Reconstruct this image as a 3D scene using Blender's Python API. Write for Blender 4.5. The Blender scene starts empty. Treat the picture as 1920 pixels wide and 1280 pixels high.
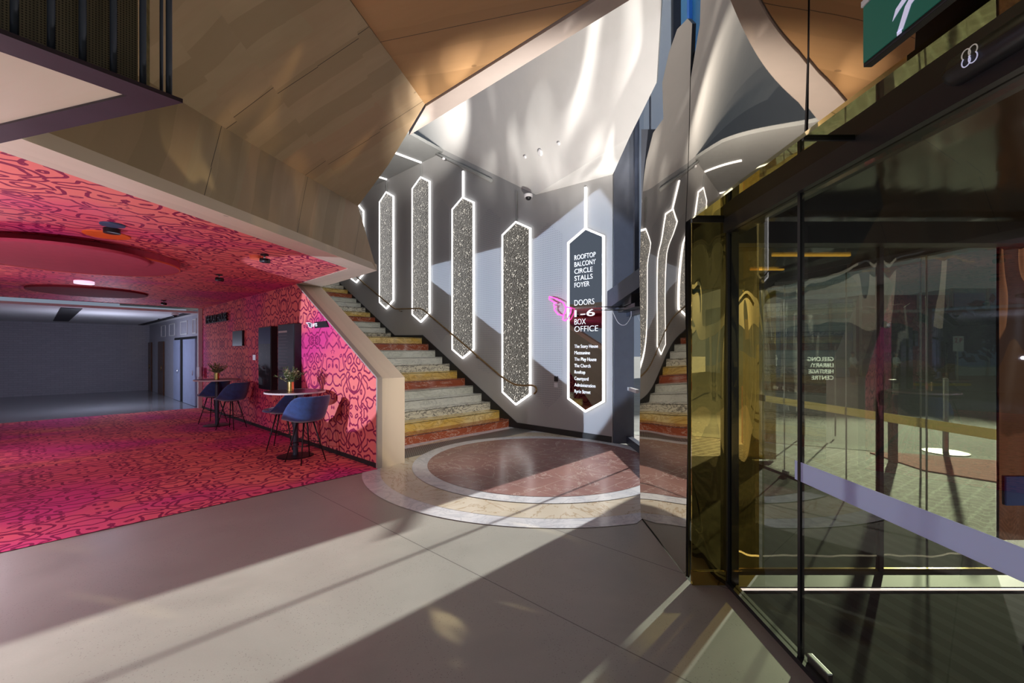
import bpy, bmesh, math, random
from mathutils import Vector, Matrix
from mathutils.geometry import tessellate_polygon
random.seed(7)
PI = math.pi
sc = bpy.context.scene
C = sc.collection

# ---------------------------------------------------------------- camera
cam_d = bpy.data.cameras.new('camera')
cam = bpy.data.objects.new('camera', cam_d); C.objects.link(cam)
cam.location = (0, 0, 1.7); cam.rotation_euler = (PI/2, 0, 0)
cam_d.sensor_width = 36; cam_d.lens = 15.66; cam_d.shift_y = 18/1920; cam_d.clip_start = 0.05; cam_d.clip_end = 500
sc.camera = cam
sc.view_settings.view_transform = 'Standard'; sc.view_settings.look = 'None'
sc.view_settings.gamma = 1; sc.view_settings.use_curve_mapping = False
sc.view_settings.exposure = 0.0
sc.cycles.use_denoising = True
sc.cycles.max_bounces = 10; sc.cycles.transparent_max_bounces = 16
sc.cycles.caustics_reflective = False; sc.cycles.caustics_refractive = False
sc.cycles.sample_clamp_indirect = 4

# ---------------------------------------------------------------- world, sun
wd = bpy.data.worlds.new('world'); sc.world = wd; wd.use_nodes = True
wt = wd.node_tree; bg = wt.nodes['Background']
bg.inputs['Color'].default_value = (0.55, 0.66, 0.85, 1); bg.inputs['Strength'].default_value = 0.36

SUN_AZ = math.atan2(0.735, 0.68); SUN_EL = math.radians(12)
def lamp(name, kind, loc, energy, color=(1, 1, 1), target=None, **kw):
    d = bpy.data.lights.new(name, kind); d.energy = energy; d.color = color
    for k, v in kw.items(): setattr(d, k, v)
    o = bpy.data.objects.new(name, d); C.objects.link(o); o.location = loc
    if target is not None:
        o.rotation_euler = (Vector(target)-Vector(loc)).to_track_quat('-Z', 'Y').to_euler()
    return o
sd = Vector((math.cos(SUN_AZ)*math.cos(SUN_EL), math.sin(SUN_AZ)*math.cos(SUN_EL), math.sin(SUN_EL)))
lamp('sun', 'SUN', sd*30, 15.5, (1.0, 0.96, 0.88), target=(0, 0, 0), angle=math.radians(0.9))

# local frame of the staircase: w across (v), s along the climb (u)
O = Vector((-1.94, 6.45, 0)); U = Vector((-0.7302, 0.6833, 0)); V = Vector((0.6833, 0.7302, 0))
def L(w, s, z=0.0): return O + V*w + U*s + Vector((0, 0, z))
WW = 3.89          # the gallery wall's w
S0 = 1.06          # first riser
F = 835.0
def ray(px, py): return Vector(((px-960)/F, 1.0, (658-py)/F))
def on_w(px, py, w):      # a point on the vertical plane w = const -> (s, z)
    d = ray(px, py); o = Vector((0, 0, 1.7))
    t = (w - (o-O).dot(V))/d.dot(V); p = o + d*t
    return (p-O).dot(U), p.z
def on_z(px, py, z):
    d = ray(px, py); t = (z-1.7)/d.z
    return Vector((0, 0, 1.7)) + d*t
def on_x(px, py, x):
    d = ray(px, py); t = x/d.x
    return Vector((0, 0, 1.7)) + d*t

# unseen added lamps: plain fills, and stand-ins for sun bounced off mirrors and glass
def streak_lamp(name, loc, target, energy, color, size, scale, thr, base):
    o = lamp(name, 'SPOT', loc, energy, color, target=target, spot_size=size, spot_blend=0.6, shadow_soft_size=0.02)
    d = o.data; d.use_nodes = True; nt = d.node_tree; em = nt.nodes['Emission']
    tc = nt.nodes.new('ShaderNodeTexCoord'); mp = nt.nodes.new('ShaderNodeMapping')
    mp.inputs['Scale'].default_value = scale
    nz = nt.nodes.new('ShaderNodeTexNoise'); nz.inputs['Scale'].default_value = 1.0
    nz.inputs['Detail'].default_value = 1.5; nz.inputs['Distortion'].default_value = 0.9
    cr = nt.nodes.new('ShaderNodeValToRGB'); cr.color_ramp.elements[0].position = thr[0]
    cr.color_ramp.elements[0].color = (base, base, base, 1); cr.color_ramp.elements[1].position = thr[1]
    e = cr.color_ramp.elements.new((thr[0]+thr[1])/2); e.color = (base*2.2, base*2.2, base*2.2, 1)
    cr.color_ramp.elements[-1].color = (1, 1, 1, 1)
    nt.links.new(tc.outputs['Normal'], mp.inputs[0]); nt.links.new(mp.outputs[0], nz.inputs['Vector'])
    nt.links.new(nz.outputs['Fac'], cr.inputs[0]); nt.links.new(cr.outputs[0], em.inputs['Strength'])
    return o

q0 = L(-3.5, 0.8, 1.77); q1 = L(3.9, 1.35, 2.35)
lb = lamp('lounge_bounce', 'SPOT', q0, 40, (0.70, 0.81, 1.0), target=q1, spot_size=math.radians(52), spot_blend=0.06, shadow_soft_size=0.02)
lb.data.use_nodes = True; nt = lb.data.node_tree; fo = nt.nodes.new('ShaderNodeLightFalloff'); fo.inputs['Strength'].default_value = 1.0
nt.links.new(fo.outputs['Constant'], nt.nodes['Emission'].inputs['Strength'])
lamp('floor_bounce', 'SPOT', (-0.7, 2.6, 0.25), 75, (1.0, 0.92, 0.80), target=(-0.6, 2.9, 4.5), spot_size=math.radians(150), spot_blend=0.8, shadow_soft_size=0.06)  # unseen upward spot added in place of bounce from the sunlit floor
lamp('void_bounce', 'SPOT', (-1.7, 8.7, 5.6), 650, (1.0, 0.94, 0.86), target=(-3.9, 12.0, 10.0), spot_size=math.radians(95), spot_blend=0.6, shadow_soft_size=0.05)  # unseen spot added to brighten the white ceiling mirrored above the entry
for a in (('stair_wash', 'POINT', (-1.4, 9.0, 4.4), 6, (1.0, 0.97, 0.93)),
          ('lounge_depth', 'POINT', (-8.2, 6.8, 1.5), 35, (1.0, 0.86, 0.96)), ('lounge_wash', 'POINT', (-4.7, 2.3, 1.2), 150, (1.0, 0.90, 1.0)), ('hall_wash', 'POINT', (-12.0, 13.2, 1.5), 85, (0.72, 0.76, 1.0))):
    lamp(*a, shadow_soft_size=0.04)  # unseen fill points, no fitting stands there
streak_lamp('gold_reflection_ceiling', (1.0, 4.0, 0.9), (0.5, 6.7, 6.3), 4700, (1.0, 0.94, 0.86),
            math.radians(64), (9, 2.6, 2.6), (0.48, 0.70), 0.30)
streak_lamp('gold_reflection_plywood', (1.1, 2.9, 1.0), (0.0, 3.9, 4.5), 160, (1.0, 0.66, 0.28),
            math.radians(100), (9, 2.6, 2.6), (0.50, 0.68), 0.06)
streak_lamp('gold_reflection_floor', (1.1, 2.6, 2.4), (-3.2, 4.8, 0), 260, (1.0, 0.80, 0.45),
            math.radians(95), (9, 3.2, 3), (0.56, 0.70), 0.02)

lamp('stair_reflection', 'SPOT', (0.9, 4.2, 1.5), 400, (1.0, 0.93, 0.80), target=(-1.6, 8.6, 0.8), spot_size=math.radians(54), spot_blend=0.6, shadow_soft_size=0.25)  # unseen spot added to brighten stairs and pier like gold reflected light

# ---------------------------------------------------------------- node helpers
MATS = {}
class N:
    def __init__(s, name):
        s.m = bpy.data.materials.new(name); s.m.use_nodes = True; s.nt = s.m.node_tree
        s.b = s.nt.nodes['Principled BSDF']; s.out = s.nt.nodes['Material Output']
        MATS[name] = s.m
    def n(s, t, **kw):
        x = s.nt.nodes.new(t)
        for k, v in kw.items(): setattr(x, k, v)
        return x
    def put(s, sock, v):
        if isinstance(v, bpy.types.NodeSocket): s.nt.links.new(v, sock)
        else:
            if hasattr(sock.default_value, '__len__') and not hasattr(v, '__len__'): v = (v,)*len(sock.default_value)
            if hasattr(sock.default_value, '__len__') and len(sock.default_value) == 4 and len(v) == 3: v = (*v, 1)
            sock.default_value = v
    def math(s, op, a, b=0.0, c=None):
        x = s.n('ShaderNodeMath', operation=op); s.put(x.inputs[0], a); s.put(x.inputs[1], b)
        if c is not None: s.put(x.inputs[2], c)
        return x.outputs[0]
    def coord(s, kind='Object'): return s.n('ShaderNodeTexCoord').outputs[kind]
    def map(s, vec, scale=(1, 1, 1), rot=(0, 0, 0), loc=(0, 0, 0)):
        x = s.n('ShaderNodeMapping'); s.put(x.inputs['Vector'], vec)
        x.inputs['Scale'].default_value = scale; x.inputs['Rotation'].default_value = rot; x.inputs['Location'].default_value = loc
        return x.outputs[0]
    def noise(s, vec, scale=5, detail=2, rough=0.5, dist=0.0, out='Fac'):
        x = s.n('ShaderNodeTexNoise'); s.put(x.inputs['Vector'], vec); x.inputs['Scale'].default_value = scale
        x.inputs['Detail'].default_value = detail; x.inputs['Roughness'].default_value = rough; x.inputs['Distortion'].default_value = dist
        return x.outputs[out]
    def vor(s, vec, scale=5, feature='F1', out='Distance', rnd=1.0):
        x = s.n('ShaderNodeTexVoronoi', feature=feature); s.put(x.inputs['Vector'], vec); x.inputs['Scale'].default_value = scale
        x.inputs['Randomness'].default_value = rnd
        return x.outputs[out]
    def ramp(s, fac, stops, interp='LINEAR'):
        x = s.n('ShaderNodeValToRGB'); cr = x.color_ramp; cr.interpolation = interp
        while len(cr.elements) < len(stops): cr.elements.new(0.5)
        for e, (p, c) in zip(cr.elements, stops):
            e.position = p; e.color = (*c, 1) if len(c) == 3 else c
        s.put(x.inputs[0], fac); return x.outputs[0]
    def mix(s, fac, a, b, typ='MIX'):
        x = s.n('ShaderNodeMix', data_type='RGBA', blend_type=typ); s.put(x.inputs[0], fac); s.put(x.inputs[6], a); s.put(x.inputs[7], b)
        return x.outputs[2]
    def sep(s, vec):
        x = s.n('ShaderNodeSeparateXYZ'); s.put(x.inputs[0], vec); return x.outputs
    def comb(s, x_, y_, z_=0.0):
        x = s.n('ShaderNodeCombineXYZ'); s.put(x.inputs[0], x_); s.put(x.inputs[1], y_); s.put(x.inputs[2], z_); return x.outputs[0]
    def bump(s, h, strength=0.3, dist=0.01):
        x = s.n('ShaderNodeBump'); s.put(x.inputs['Height'], h); x.inputs['Strength'].default_value = strength; x.inputs['Distance'].default_value = dist
        return x.outputs[0]
    def set(s, col=None, rough=None, metal=None, normal=None, spec=None, emis=None, estr=None, sheen=None, coat=None):
        b = s.b.inputs
        if col is not None: s.put(b['Base Color'], col)
        if rough is not None: s.put(b['Roughness'], rough)
        if metal is not None: s.put(b['Metallic'], metal)
        if normal is not None: s.put(b['Normal'], normal)
        if spec is not None: s.put(b['Specular IOR Level'], spec)
        if emis is not None: s.put(b['Emission Color'], emis); s.put(b['Emission Strength'], estr)
        if sheen is not None: s.put(b['Sheen Weight'], sheen)
        if coat is not None: s.put(b['Coat Weight'], coat)
        return s.m
def plain(name, col, rough=0.5, metal=0.0, var=0.06, scale=6, **kw):
    m = N(name); f = m.noise(m.coord(), scale, 4, 0.6)
    c = m.ramp(f, [(0.3, tuple(x*(1-var) for x in col)), (0.7, tuple(min(1, x*(1+var)) for x in col))])
    return m.set(c, rough, metal, **kw)

# --- plywood, veneer running along x of the face's uv (metres)
def plywood(name, base, dark, red, bands=0.55, seam=1.2, amt=1.0):
    m = N(name); uv = m.coord('UV'); x, y, z = m.sep(uv)
    g = m.noise(m.map(uv, (0.7, 9, 1)), 2.0, 5, 0.6, 0.6)
    g2 = m.noise(m.map(uv, (0.5, 1.6, 1)), 1.3, 3, 0.55, 1.2)
    pl = m.math('FLOOR', m.math('DIVIDE', y, bands)); px_ = m.math('FLOOR', m.math('DIVIDE', x, 2.4))
    r = m.n('ShaderNodeTexWhiteNoise', noise_dimensions='2D'); m.put(r.inputs['Vector'], m.comb(pl, px_)); rv = r.outputs['Value']
    c = m.mix(m.math('MULTIPLY', g2, 0.9), base, dark)
    pl2 = m.math('FLOOR', m.math('DIVIDE', m.math('ADD', y, m.math('MULTIPLY', m.noise(m.map(uv, (0.6, 0.3, 1)), 1.2, 2), 0.25)), bands*0.42))
    r2 = m.n('ShaderNodeTexWhiteNoise', noise_dimensions='1D'); m.put(r2.inputs['W'], pl2)
    c = m.mix(m.math('MULTIPLY', rv, 0.6*amt), c, red)
    c = m.mix(m.math('MULTIPLY', m.math('POWER', r2.outputs['Value'], 2.0), 0.75*amt), c, tuple(q*0.85 for q in dark))
    c = m.mix(m.math('MULTIPLY', m.ramp(g, [(0.35, (0, 0, 0)), (0.75, (1, 1, 1))]), 0.22), c, dark)
    k = m.vor(m.map(uv, (0.8, 1.3, 1)), 1.6)
    c = m.mix(m.math('MULTIPLY', m.math('LESS_THAN', k, 0.035), 0.5), c, tuple(q*0.35 for q in dark))
    d = m.math('ABSOLUTE', m.math('SUBTRACT', m.math('FRACT', m.math('DIVIDE', y, seam)), 0.5))
    ln = m.math('GREATER_THAN', d, 0.5-0.003/seam)
    c = m.mix(ln, c, (0.03, 0.02, 0.012))
    return m.set(c, 0.48)
plywood('plywood', (0.50, 0.40, 0.26), (0.32, 0.24, 0.135), (0.42, 0.25, 0.15))
plywood('plywood_pale', (0.76, 0.65, 0.53), (0.63, 0.52, 0.41), (0.68, 0.53, 0.42), amt=0.5, seam=5)
plywood('plywood_amber', (0.42, 0.25, 0.12), (0.28, 0.155, 0.065), (0.40, 0.20, 0.09), bands=0.8)

# --- coral graphic print
def graphic(name, sh=0.0, rough=0.75, dark=1.0):
    m = N(name); uv = m.coord('UV'); x, y, z = m.sep(uv)
    mx = m.math('PINGPONG', x, 0.72); my = m.math('PINGPONG', m.math('ADD', y, 0.37), 1.13)
    def field(dx, dy):
        p = m.comb(m.math('ADD', mx, dx), m.math('ADD', my, dy))
        a = m.noise(p, 2.7, 1.0, 0.45, 1.5)
        x2 = m.n('ShaderNodeTexVoronoi', feature='SMOOTH_F1'); m.put(x2.inputs['Vector'], p)
        x2.inputs['Scale'].default_value = 3.3; x2.inputs['Smoothness'].default_value = 0.35
        return m.math('ADD', m.math('MULTIPLY', a, 0.62), m.math('MULTIPLY', x2.outputs['Distance'], 0.62))
    e = 0.004
    f0 = field(0, 0); fx = field(e, 0); fy = field(0, e)
    gx = m.math('SUBTRACT', fx, f0); gy = m.math('SUBTRACT', fy, f0)
    g = m.math('DIVIDE', m.math('SQRT', m.math('ADD', m.math('MULTIPLY', gx, gx), m.math('MULTIPLY', gy, gy))), e)
    K = 6.6
    d = m.math('ABSOLUTE', m.math('SUBTRACT', m.math('FRACT', m.math('MULTIPLY', f0, K)), 0.5))
    dist = m.math('DIVIDE', d, m.math('MAXIMUM', m.math('MULTIPLY', g, K), 1.2))
    line = m.math('LESS_THAN', dist, 0.0145)
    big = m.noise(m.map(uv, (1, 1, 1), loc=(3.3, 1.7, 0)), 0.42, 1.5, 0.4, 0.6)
    base = m.ramp(big, [(0.50-sh, (0.88, 0.21, 0.19)), (0.58-sh, (0.82, 0.12, 0.20)), (0.67-sh, (0.72, 0.05, 0.26))])  # coral to magenta drift: print gradient and coloured light put into one base
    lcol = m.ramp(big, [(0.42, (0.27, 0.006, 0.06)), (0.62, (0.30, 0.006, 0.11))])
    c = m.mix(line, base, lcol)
    if dark != 1.0: c = m.mix(1.0, c, (dark, dark, dark), 'MULTIPLY')
    return m.set(c, rough, sheen=0.0)
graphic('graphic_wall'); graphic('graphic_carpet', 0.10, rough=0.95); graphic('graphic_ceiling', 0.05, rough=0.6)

# --- concrete
m = N('concrete'); co = m.coord()
big = m.noise(co, 0.9, 4, 0.6, 0.4); fine = m.noise(co, 90, 2, 0.7)
c = m.ramp(big, [(0.3, (0.32, 0.318, 0.285)), (0.7, (0.42, 0.415, 0.375))])
spots = m.math('MULTIPLY', m.math('LESS_THAN', m.vor(co, 55), 0.17), m.math('GREATER_THAN', m.noise(co, 2.2, 2), 0.48))
c = m.mix(m.math('MULTIPLY', spots, 0.55), c, (0.13, 0.12, 0.11))
c = m.mix(m.math('MULTIPLY', fine, 0.25), c, (0.20, 0.19, 0.17))
x, y, z = m.sep(co)
wv = m.math('ADD', m.math('MULTIPLY', m.math('SUBTRACT', x, O.x), V.x), m.math('MULTIPLY', m.math('SUBTRACT', y, O.y), V.y))
for k in (0.0, -1.09, -4.4):
    ln = m.math('LESS_THAN', m.math('ABSOLUTE', m.math('SUBTRACT', wv, k)), 0.004)
    c = m.mix(m.math('MULTIPLY', ln, 0.75), c, (0.07, 0.065, 0.06))
m.set(c, m.ramp(big, [(0.3, (0.33,)*3), (0.7, (0.48,)*3)]), spec=0.45)

# --- marbles
def marble(name, base, vein, scale=2.0, width=0.06, second=None, rough=0.16, joint=None, vs=1.0, streak=(1, 1, 1)):
    m = N(name); co = m.map(m.coord(), streak)
    n = m.noise(co, scale, 6, 0.62, 2.2)
    v = m.math('ABSOLUTE', m.math('SUBTRACT', n, 0.5))
    c = base
    if second: c = m.mix(m.ramp(m.noise(co, scale*0.7, 4, 0.6, 1.0), [(0.35, (0, 0, 0)), (0.65, (1, 1, 1))]), base, second)
    c = m.mix(m.math('MULTIPLY', m.ramp(v, [(0.0, (1, 1, 1)), (width, (0, 0, 0))]), vs), c, vein)
    if joint:
        x, y, z = m.sep(m.coord()); cc, off, q = joint
        for ax, ay in ((V.x, V.y), (U.x, U.y)):
            t = m.math('ADD', m.math('MULTIPLY', x, ax), m.math('MULTIPLY', y, ay))
            d = m.math('ABSOLUTE', m.math('SUBTRACT', m.math('FRACT', m.math('DIVIDE', m.math('ADD', t, off), q)), 0.5))
            c = m.mix(m.math('MULTIPLY', m.math('GREATER_THAN', d, 0.5-0.004/q), 0.8), c, cc)
    return m.set(c, rough)
marble('marble_floor_red', (0.27, 0.135, 0.125), (0.62, 0.50, 0.46), 1.3, 0.012, (0.35, 0.19, 0.165), 0.22, ((0.5, 0.38, 0.34), 0.2, 0.62), 0.8)
marble('marble_floor_white', (0.76, 0.77, 0.80), (0.42, 0.45, 0.52), 2.2, 0.05, (0.66, 0.68, 0.74), 0.2, None, 0.55)
marble('marble_floor_cream', (0.70, 0.64, 0.53), (0.42, 0.30, 0.17), 1.1, 0.022, (0.62, 0.55, 0.43), 0.2, None, 0.8)
ST = (1, 1, 2.5)
marble('marble_red', (0.40, 0.10, 0.045), (0.75, 0.55, 0.45), 1.7, 0.014, (0.30, 0.07, 0.035), 0.15, None, 0.8, ST)
marble('marble_gold', (0.74, 0.50, 0.10), (0.36, 0.20, 0.04), 1.6, 0.05, (0.85, 0.72, 0.36), 0.15, None, 0.6, ST)
marble('marble_black_vein', (0.78, 0.76, 0.66), (0.05, 0.045, 0.06), 2.6, 0.035, (0.66, 0.64, 0.55), 0.15, None, 1.0, ST)
marble('marble_white', (0.76, 0.76, 0.69), (0.40, 0.42, 0.40), 1.5, 0.03, (0.66, 0.67, 0.62), 0.15, None, 0.6, ST)
marble('marble_grey', (0.62, 0.63, 0.56), (0.38, 0.40, 0.36), 1.6, 0.05, (0.70, 0.71, 0.64), 0.15, None, 0.5, ST)

plain('plaster_white', (0.72, 0.72, 0.71), 0.8, var=0.03, scale=2)
plain('plaster_mauve', (0.40, 0.34, 0.31), 0.8, var=0.03)
plain('plaster_grey', (0.30, 0.31, 0.31), 0.8, var=0.03)
plain('black_metal', (0.022, 0.022, 0.026), 0.38, 0.4)
plain('black_rubber', (0.015, 0.014, 0.014), 0.6)
plain('navy_steel', (0.045, 0.055, 0.085), 0.42, 0.2, var=0.12)
plain('frame_violet', (0.034, 0.018, 0.030), 0.5, 0.1, var=0.25, scale=3)
plain('steel', (0.62, 0.63, 0.66), 0.28, 1.0)
plain('bronze', (0.30, 0.20, 0.10), 0.3, 0.9, var=0.2)
plain('brass', (0.72, 0.48, 0.18), 0.18, 1.0)
plain('white_plastic', (0.75, 0.75, 0.78), 0.4)
plain('table_black', (0.03, 0.022, 0.024), 0.3)
plain('table_edge', (0.62, 0.55, 0.55), 0.5)
plain('velvet_blue', (0.018, 0.060, 0.21), 0.75, var=0.25, scale=14, sheen=0.6)
plain('velvet_seam', (0.008, 0.025, 0.09), 0.8)
plain('petal', (0.78, 0.75, 0.60), 0.6); plain('petal_blue', (0.42, 0.45, 0.60), 0.6)
plain('leaf', (0.12, 0.17, 0.06), 0.6, var=0.35, scale=30); plain('leaf_dry', (0.40, 0.34, 0.16), 0.6, var=0.3, scale=30)
plain('disc_pink', (0.50, 0.07, 0.13), 0.85, var=0.05); plain('disc_maroon', (0.17, 0.008, 0.022), 0.85)
plain('disc_rim', (0.80, 0.16, 0.08), 0.7); plain('disc_orange', (0.85, 0.14, 0.02), 0.7); plain('disc_blue', (0.045, 0.08, 0.17), 0.6)
plain('door_brown', (0.10, 0.035, 0.012), 0.3); plain('door_blue', (0.36, 0.42, 0.60), 0.5); plain('hall_paint', (0.44, 0.44, 0.50), 0.6)
plain('shirt_white', (0.92, 0.92, 0.90), 0.8); plain('trousers_dark', (0.05, 0.04, 0.035), 0.8); plain('skin', (0.50, 0.28, 0.19), 0.6)
plain('hair_dark', (0.04, 0.025, 0.02), 0.7)
plain('red_mat', (0.70, 0.10, 0.09), 0.9, var=0.12); plain('asphalt', (0.17, 0.18, 0.16), 0.85, var=0.2, scale=2)
plain('footpath', (0.34, 0.37, 0.32), 0.85, var=0.15, scale=20); plain('kerb_yellow', (0.62, 0.46, 0.05), 0.7)
plain('facade_navy', (0.24, 0.38, 0.62), 0.45, var=0.3, scale=0.6); plain('facade_teal', (0.40, 0.62, 0.66), 0.5, var=0.25, scale=0.5)
plain('facade_pale', (0.50, 0.55, 0.52), 0.7); plain('facade_dark', (0.03, 0.035, 0.035), 0.5); plain('facade_maroon', (0.20, 0.06, 0.07), 0.5)
plain('foliage', (0.035, 0.065, 0.025), 0.8, var=0.4, scale=3); plain('bark', (0.06, 0.045, 0.03), 0.9)
plain('sign_red', (0.5, 0.02, 0.02), 0.5); plain('sign_blue', (0.01, 0.10, 0.42), 0.5)
plain('window_blue', (0.02, 0.12, 0.27), 0.22, 0.0, var=0.15, scale=0.7)
plain('concrete_pillar', (0.11, 0.12, 0.15), 0.55)
plain('nosing', (0.06, 0.06, 0.05), 0.4)
plain('coral_panel', (0.75, 0.16, 0.06), 0.6)

# coloured backlit exit sign
m = N('exit_green'); m.set((0.01, 0.09, 0.065), 0.5, emis=(0.008, 0.10, 0.07), estr=0.35)
m = N('exit_white'); m.set((0.6, 0.6, 0.7), 0.4, emis=(0.5, 0.5, 0.72), estr=0.6)
m = N('led_white'); m.set((1, 1, 1), 0.4, emis=(1, 0.97, 0.96), estr=2.2)
m = N('neon_pink'); m.set((1, 0.1, 0.5), 0.4, emis=(1.0, 0.06, 0.42), estr=1.7)
m = N('neon_glow'); m.set((1, 0.1, 0.5), 0.4, emis=(0.9, 0.02, 0.30), estr=0.35)
m = N('lettering'); m.set((0.85, 0.87, 0.9), 0.5, emis=(0.9, 0.93, 1.0), estr=0.75)
m = N('lettering_backlit'); m.set((0.9, 0.9, 0.9), 0.5, emis=(0.9, 0.93, 1.0), estr=2.6)  # glow added so the unlit library letters read through tinted panes
m = N('amber_lit'); m.set((0.9, 0.5, 0.1), 0.4, emis=(1.0, 0.50, 0.06), estr=0.9)  # glow put in for amber glints on the dark airlock ceiling
m = N('lamp_white'); m.set((0.9, 0.8, 0.9), 0.4, emis=(0.9, 0.72, 0.95), estr=0.9)
m = N('track_light'); m.set((1, 1, 1), 0.4, emis=(1.0, 0.86, 0.80), estr=1.3)

# perforated acoustic wall
m = N('perforated_plaster'); uv = m.coord('UV'); x, y, z = m.sep(uv)
dx = m.math('SUBTRACT', m.math('FRACT', m.math('DIVIDE', x, 0.045)), 0.5); dy = m.math('SUBTRACT', m.math('FRACT', m.math('DIVIDE', y, 0.045)), 0.5)
r = m.math('SQRT', m.math('ADD', m.math('MULTIPLY', dx, dx), m.math('MULTIPLY', dy, dy)))
hole = m.math('LESS_THAN', r, 0.20)
c = m.mix(hole, (0.40, 0.40, 0.405), (0.22, 0.225, 0.24)); m.set(c, 0.75)
plain('wall_plaster', (0.40, 0.40, 0.40), 0.75, var=0.02, scale=1.5)

# brick painted hall
m = N('hall_brick'); uv = m.coord('UV')
br = m.n('ShaderNodeTexBrick'); m.put(br.inputs['Vector'], uv)
for k, v in (('Color1', (0.40, 0.40, 0.46, 1)), ('Color2', (0.44, 0.44, 0.50, 1)), ('Mortar', (0.33, 0.33, 0.38, 1)), ('Scale', 1.0), ('Mortar Size', 0.006), ('Brick Width', 0.24), ('Row Height', 0.085)):
    br.inputs[k].default_value = v
m.set(br.outputs[0], 0.6, normal=m.bump(br.outputs['Fac'], 0.3, -0.004))
plain('hall_floor', (0.30, 0.31, 0.32), 0.14, var=0.12, scale=2)

# entrance matting
m = N('entrance_matting'); co = m.coord(); x, y, z = m.sep(co)
t = m.math('ADD', m.math('MULTIPLY', x, 0.9877), m.math('MULTIPLY', y, 0.156))
f = m.math('FRACT', m.math('DIVIDE', t, 0.15))
c = m.ramp(f, [(0.0, (0.002, 0.002, 0.002)), (0.06, (0.010, 0.010, 0.010)), (0.46, (0.010, 0.010, 0.010)), (0.50, (0.002, 0.002, 0.002)), (0.55, (0.034, 0.035, 0.036)), (0.97, (0.034, 0.035, 0.036)), (1.0, (0.003, 0.003, 0.003))])
g = m.noise(m.map(co, (1, 1, 1)), 160, 2, 0.7); c = m.mix(m.math('MULTIPLY', g, 0.4), c, (0.02, 0.02, 0.02))
m.set(c, 0.9, spec=0.08)

# perforated floor grille
m = N('grille'); uv = m.coord('UV'); x, y, z = m.sep(uv)
rw = m.math('FLOOR', m.math('DIVIDE', y, 0.035)); xo = m.math('ADD', m.math('DIVIDE', x, 0.04), m.math('MULTIPLY', m.math('MODULO', rw, 2.0), 0.5))
dx = m.math('MULTIPLY', m.math('SUBTRACT', m.math('FRACT', xo), 0.5), 0.04); dy = m.math('MULTIPLY', m.math('SUBTRACT', m.math('FRACT', m.math('DIVIDE', y, 0.035)), 0.5), 0.035)
r = m.math('SQRT', m.math('ADD', m.math('MULTIPLY', dx, dx), m.math('MULTIPLY', dy, dy)))
c = m.mix(m.math('LESS_THAN', r, 0.0135), (0.25, 0.24, 0.23), (0.012, 0.012, 0.012)); m.set(c, 0.35, 0.3)

# perforated bronze screen of the balcony
m = N('perforated_bronze'); uv = m.coord('UV'); x, y, z = m.sep(uv)
dx = m.math('SUBTRACT', m.math('FRACT', m.math('DIVIDE', x, 0.011)), 0.5); dy = m.math('SUBTRACT', m.math('FRACT', m.math('DIVIDE', y, 0.011)), 0.5)
r = m.math('SQRT', m.math('ADD', m.math('MULTIPLY', dx, dx), m.math('MULTIPLY', dy, dy)))
v = m.noise(m.map(uv, (7, 0.4, 1)), 2.2, 2)
base = m.ramp(v, [(0.4, (0.19, 0.17, 0.115)), (0.6, (0.33, 0.295, 0.20))])
c = m.mix(m.math('LESS_THAN', r, 0.30), base, (0.03, 0.028, 0.022)); m.set(c, 0.5, 0.2)

# brick pavers
m = N('pavers'); co = m.coord()
br = m.n('ShaderNodeTexBrick'); m.put(br.inputs['Vector'], m.map(co, (1, 1, 1), rot=(0, 0, math.radians(-35))))
for k, v in (('Color1', (0.20, 0.16, 0.14, 1)), ('Color2', (0.30, 0.25, 0.22, 1)), ('Mortar', (0.62, 0.60, 0.55, 1)), ('Scale', 1.0), ('Mortar Size', 0.016), ('Brick Width', 0.30), ('Row Height', 0.15)):
    br.inputs[k].default_value = v
c = m.mix(m.math('MULTIPLY', m.noise(co, 14, 3), 0.4), br.outputs[0], (0.30, 0.34, 0.29)); m.set(c, 0.8)

# mirrors
def mirror(name, col, rough=0.02, wave=0.0, scale=(1, 1, 1), ws=1.0, extra=None):
    m = N(name); co = m.coord()
    nrm = None
    if wave:
        h = m.noise(m.map(co, scale), ws, 1.0, 0.4, 0.3)
        nrm = m.bump(h, 1.0, wave)
    return m.set(col, rough, 1.0, normal=nrm)
mirror('mirror_silver', (0.60, 0.55, 0.48), 0.015)
mirror('mirror_soffit', (0.66, 0.60, 0.36), 0.02, 0.012, (1, 1.0, 1), 1.0)
mirror('mirror_gold', (0.62, 0.43, 0.11), 0.03, 0.07, (3.0, 3.0, 0.35), 1.6)
mirror('mirror_maroon', (0.20, 0.09, 0.05), 0.05, 0.08, (3.0, 3.0, 0.5), 1.6)
mirror('mirror_directory', (0.42, 0.42, 0.42), 0.02)
m = N('hammered_glass'); co = m.coord()
v1 = m.vor(co, 34, out='Distance'); v2 = m.noise(co, 60, 2)
h = m.math('ADD', v1, m.math('MULTIPLY', v2, 0.5))
cell = m.sep(m.vor(co, 44, out='Color'))[0]
c = m.mix(m.math('GREATER_THAN', cell, 0.92), (0.07, 0.066, 0.055), (0.50, 0.48, 0.42))  # random pale cells: glints put into the base colour
m.set(c, 0.08, 1.0, normal=m.bump(h, 1.0, 0.05))

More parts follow.
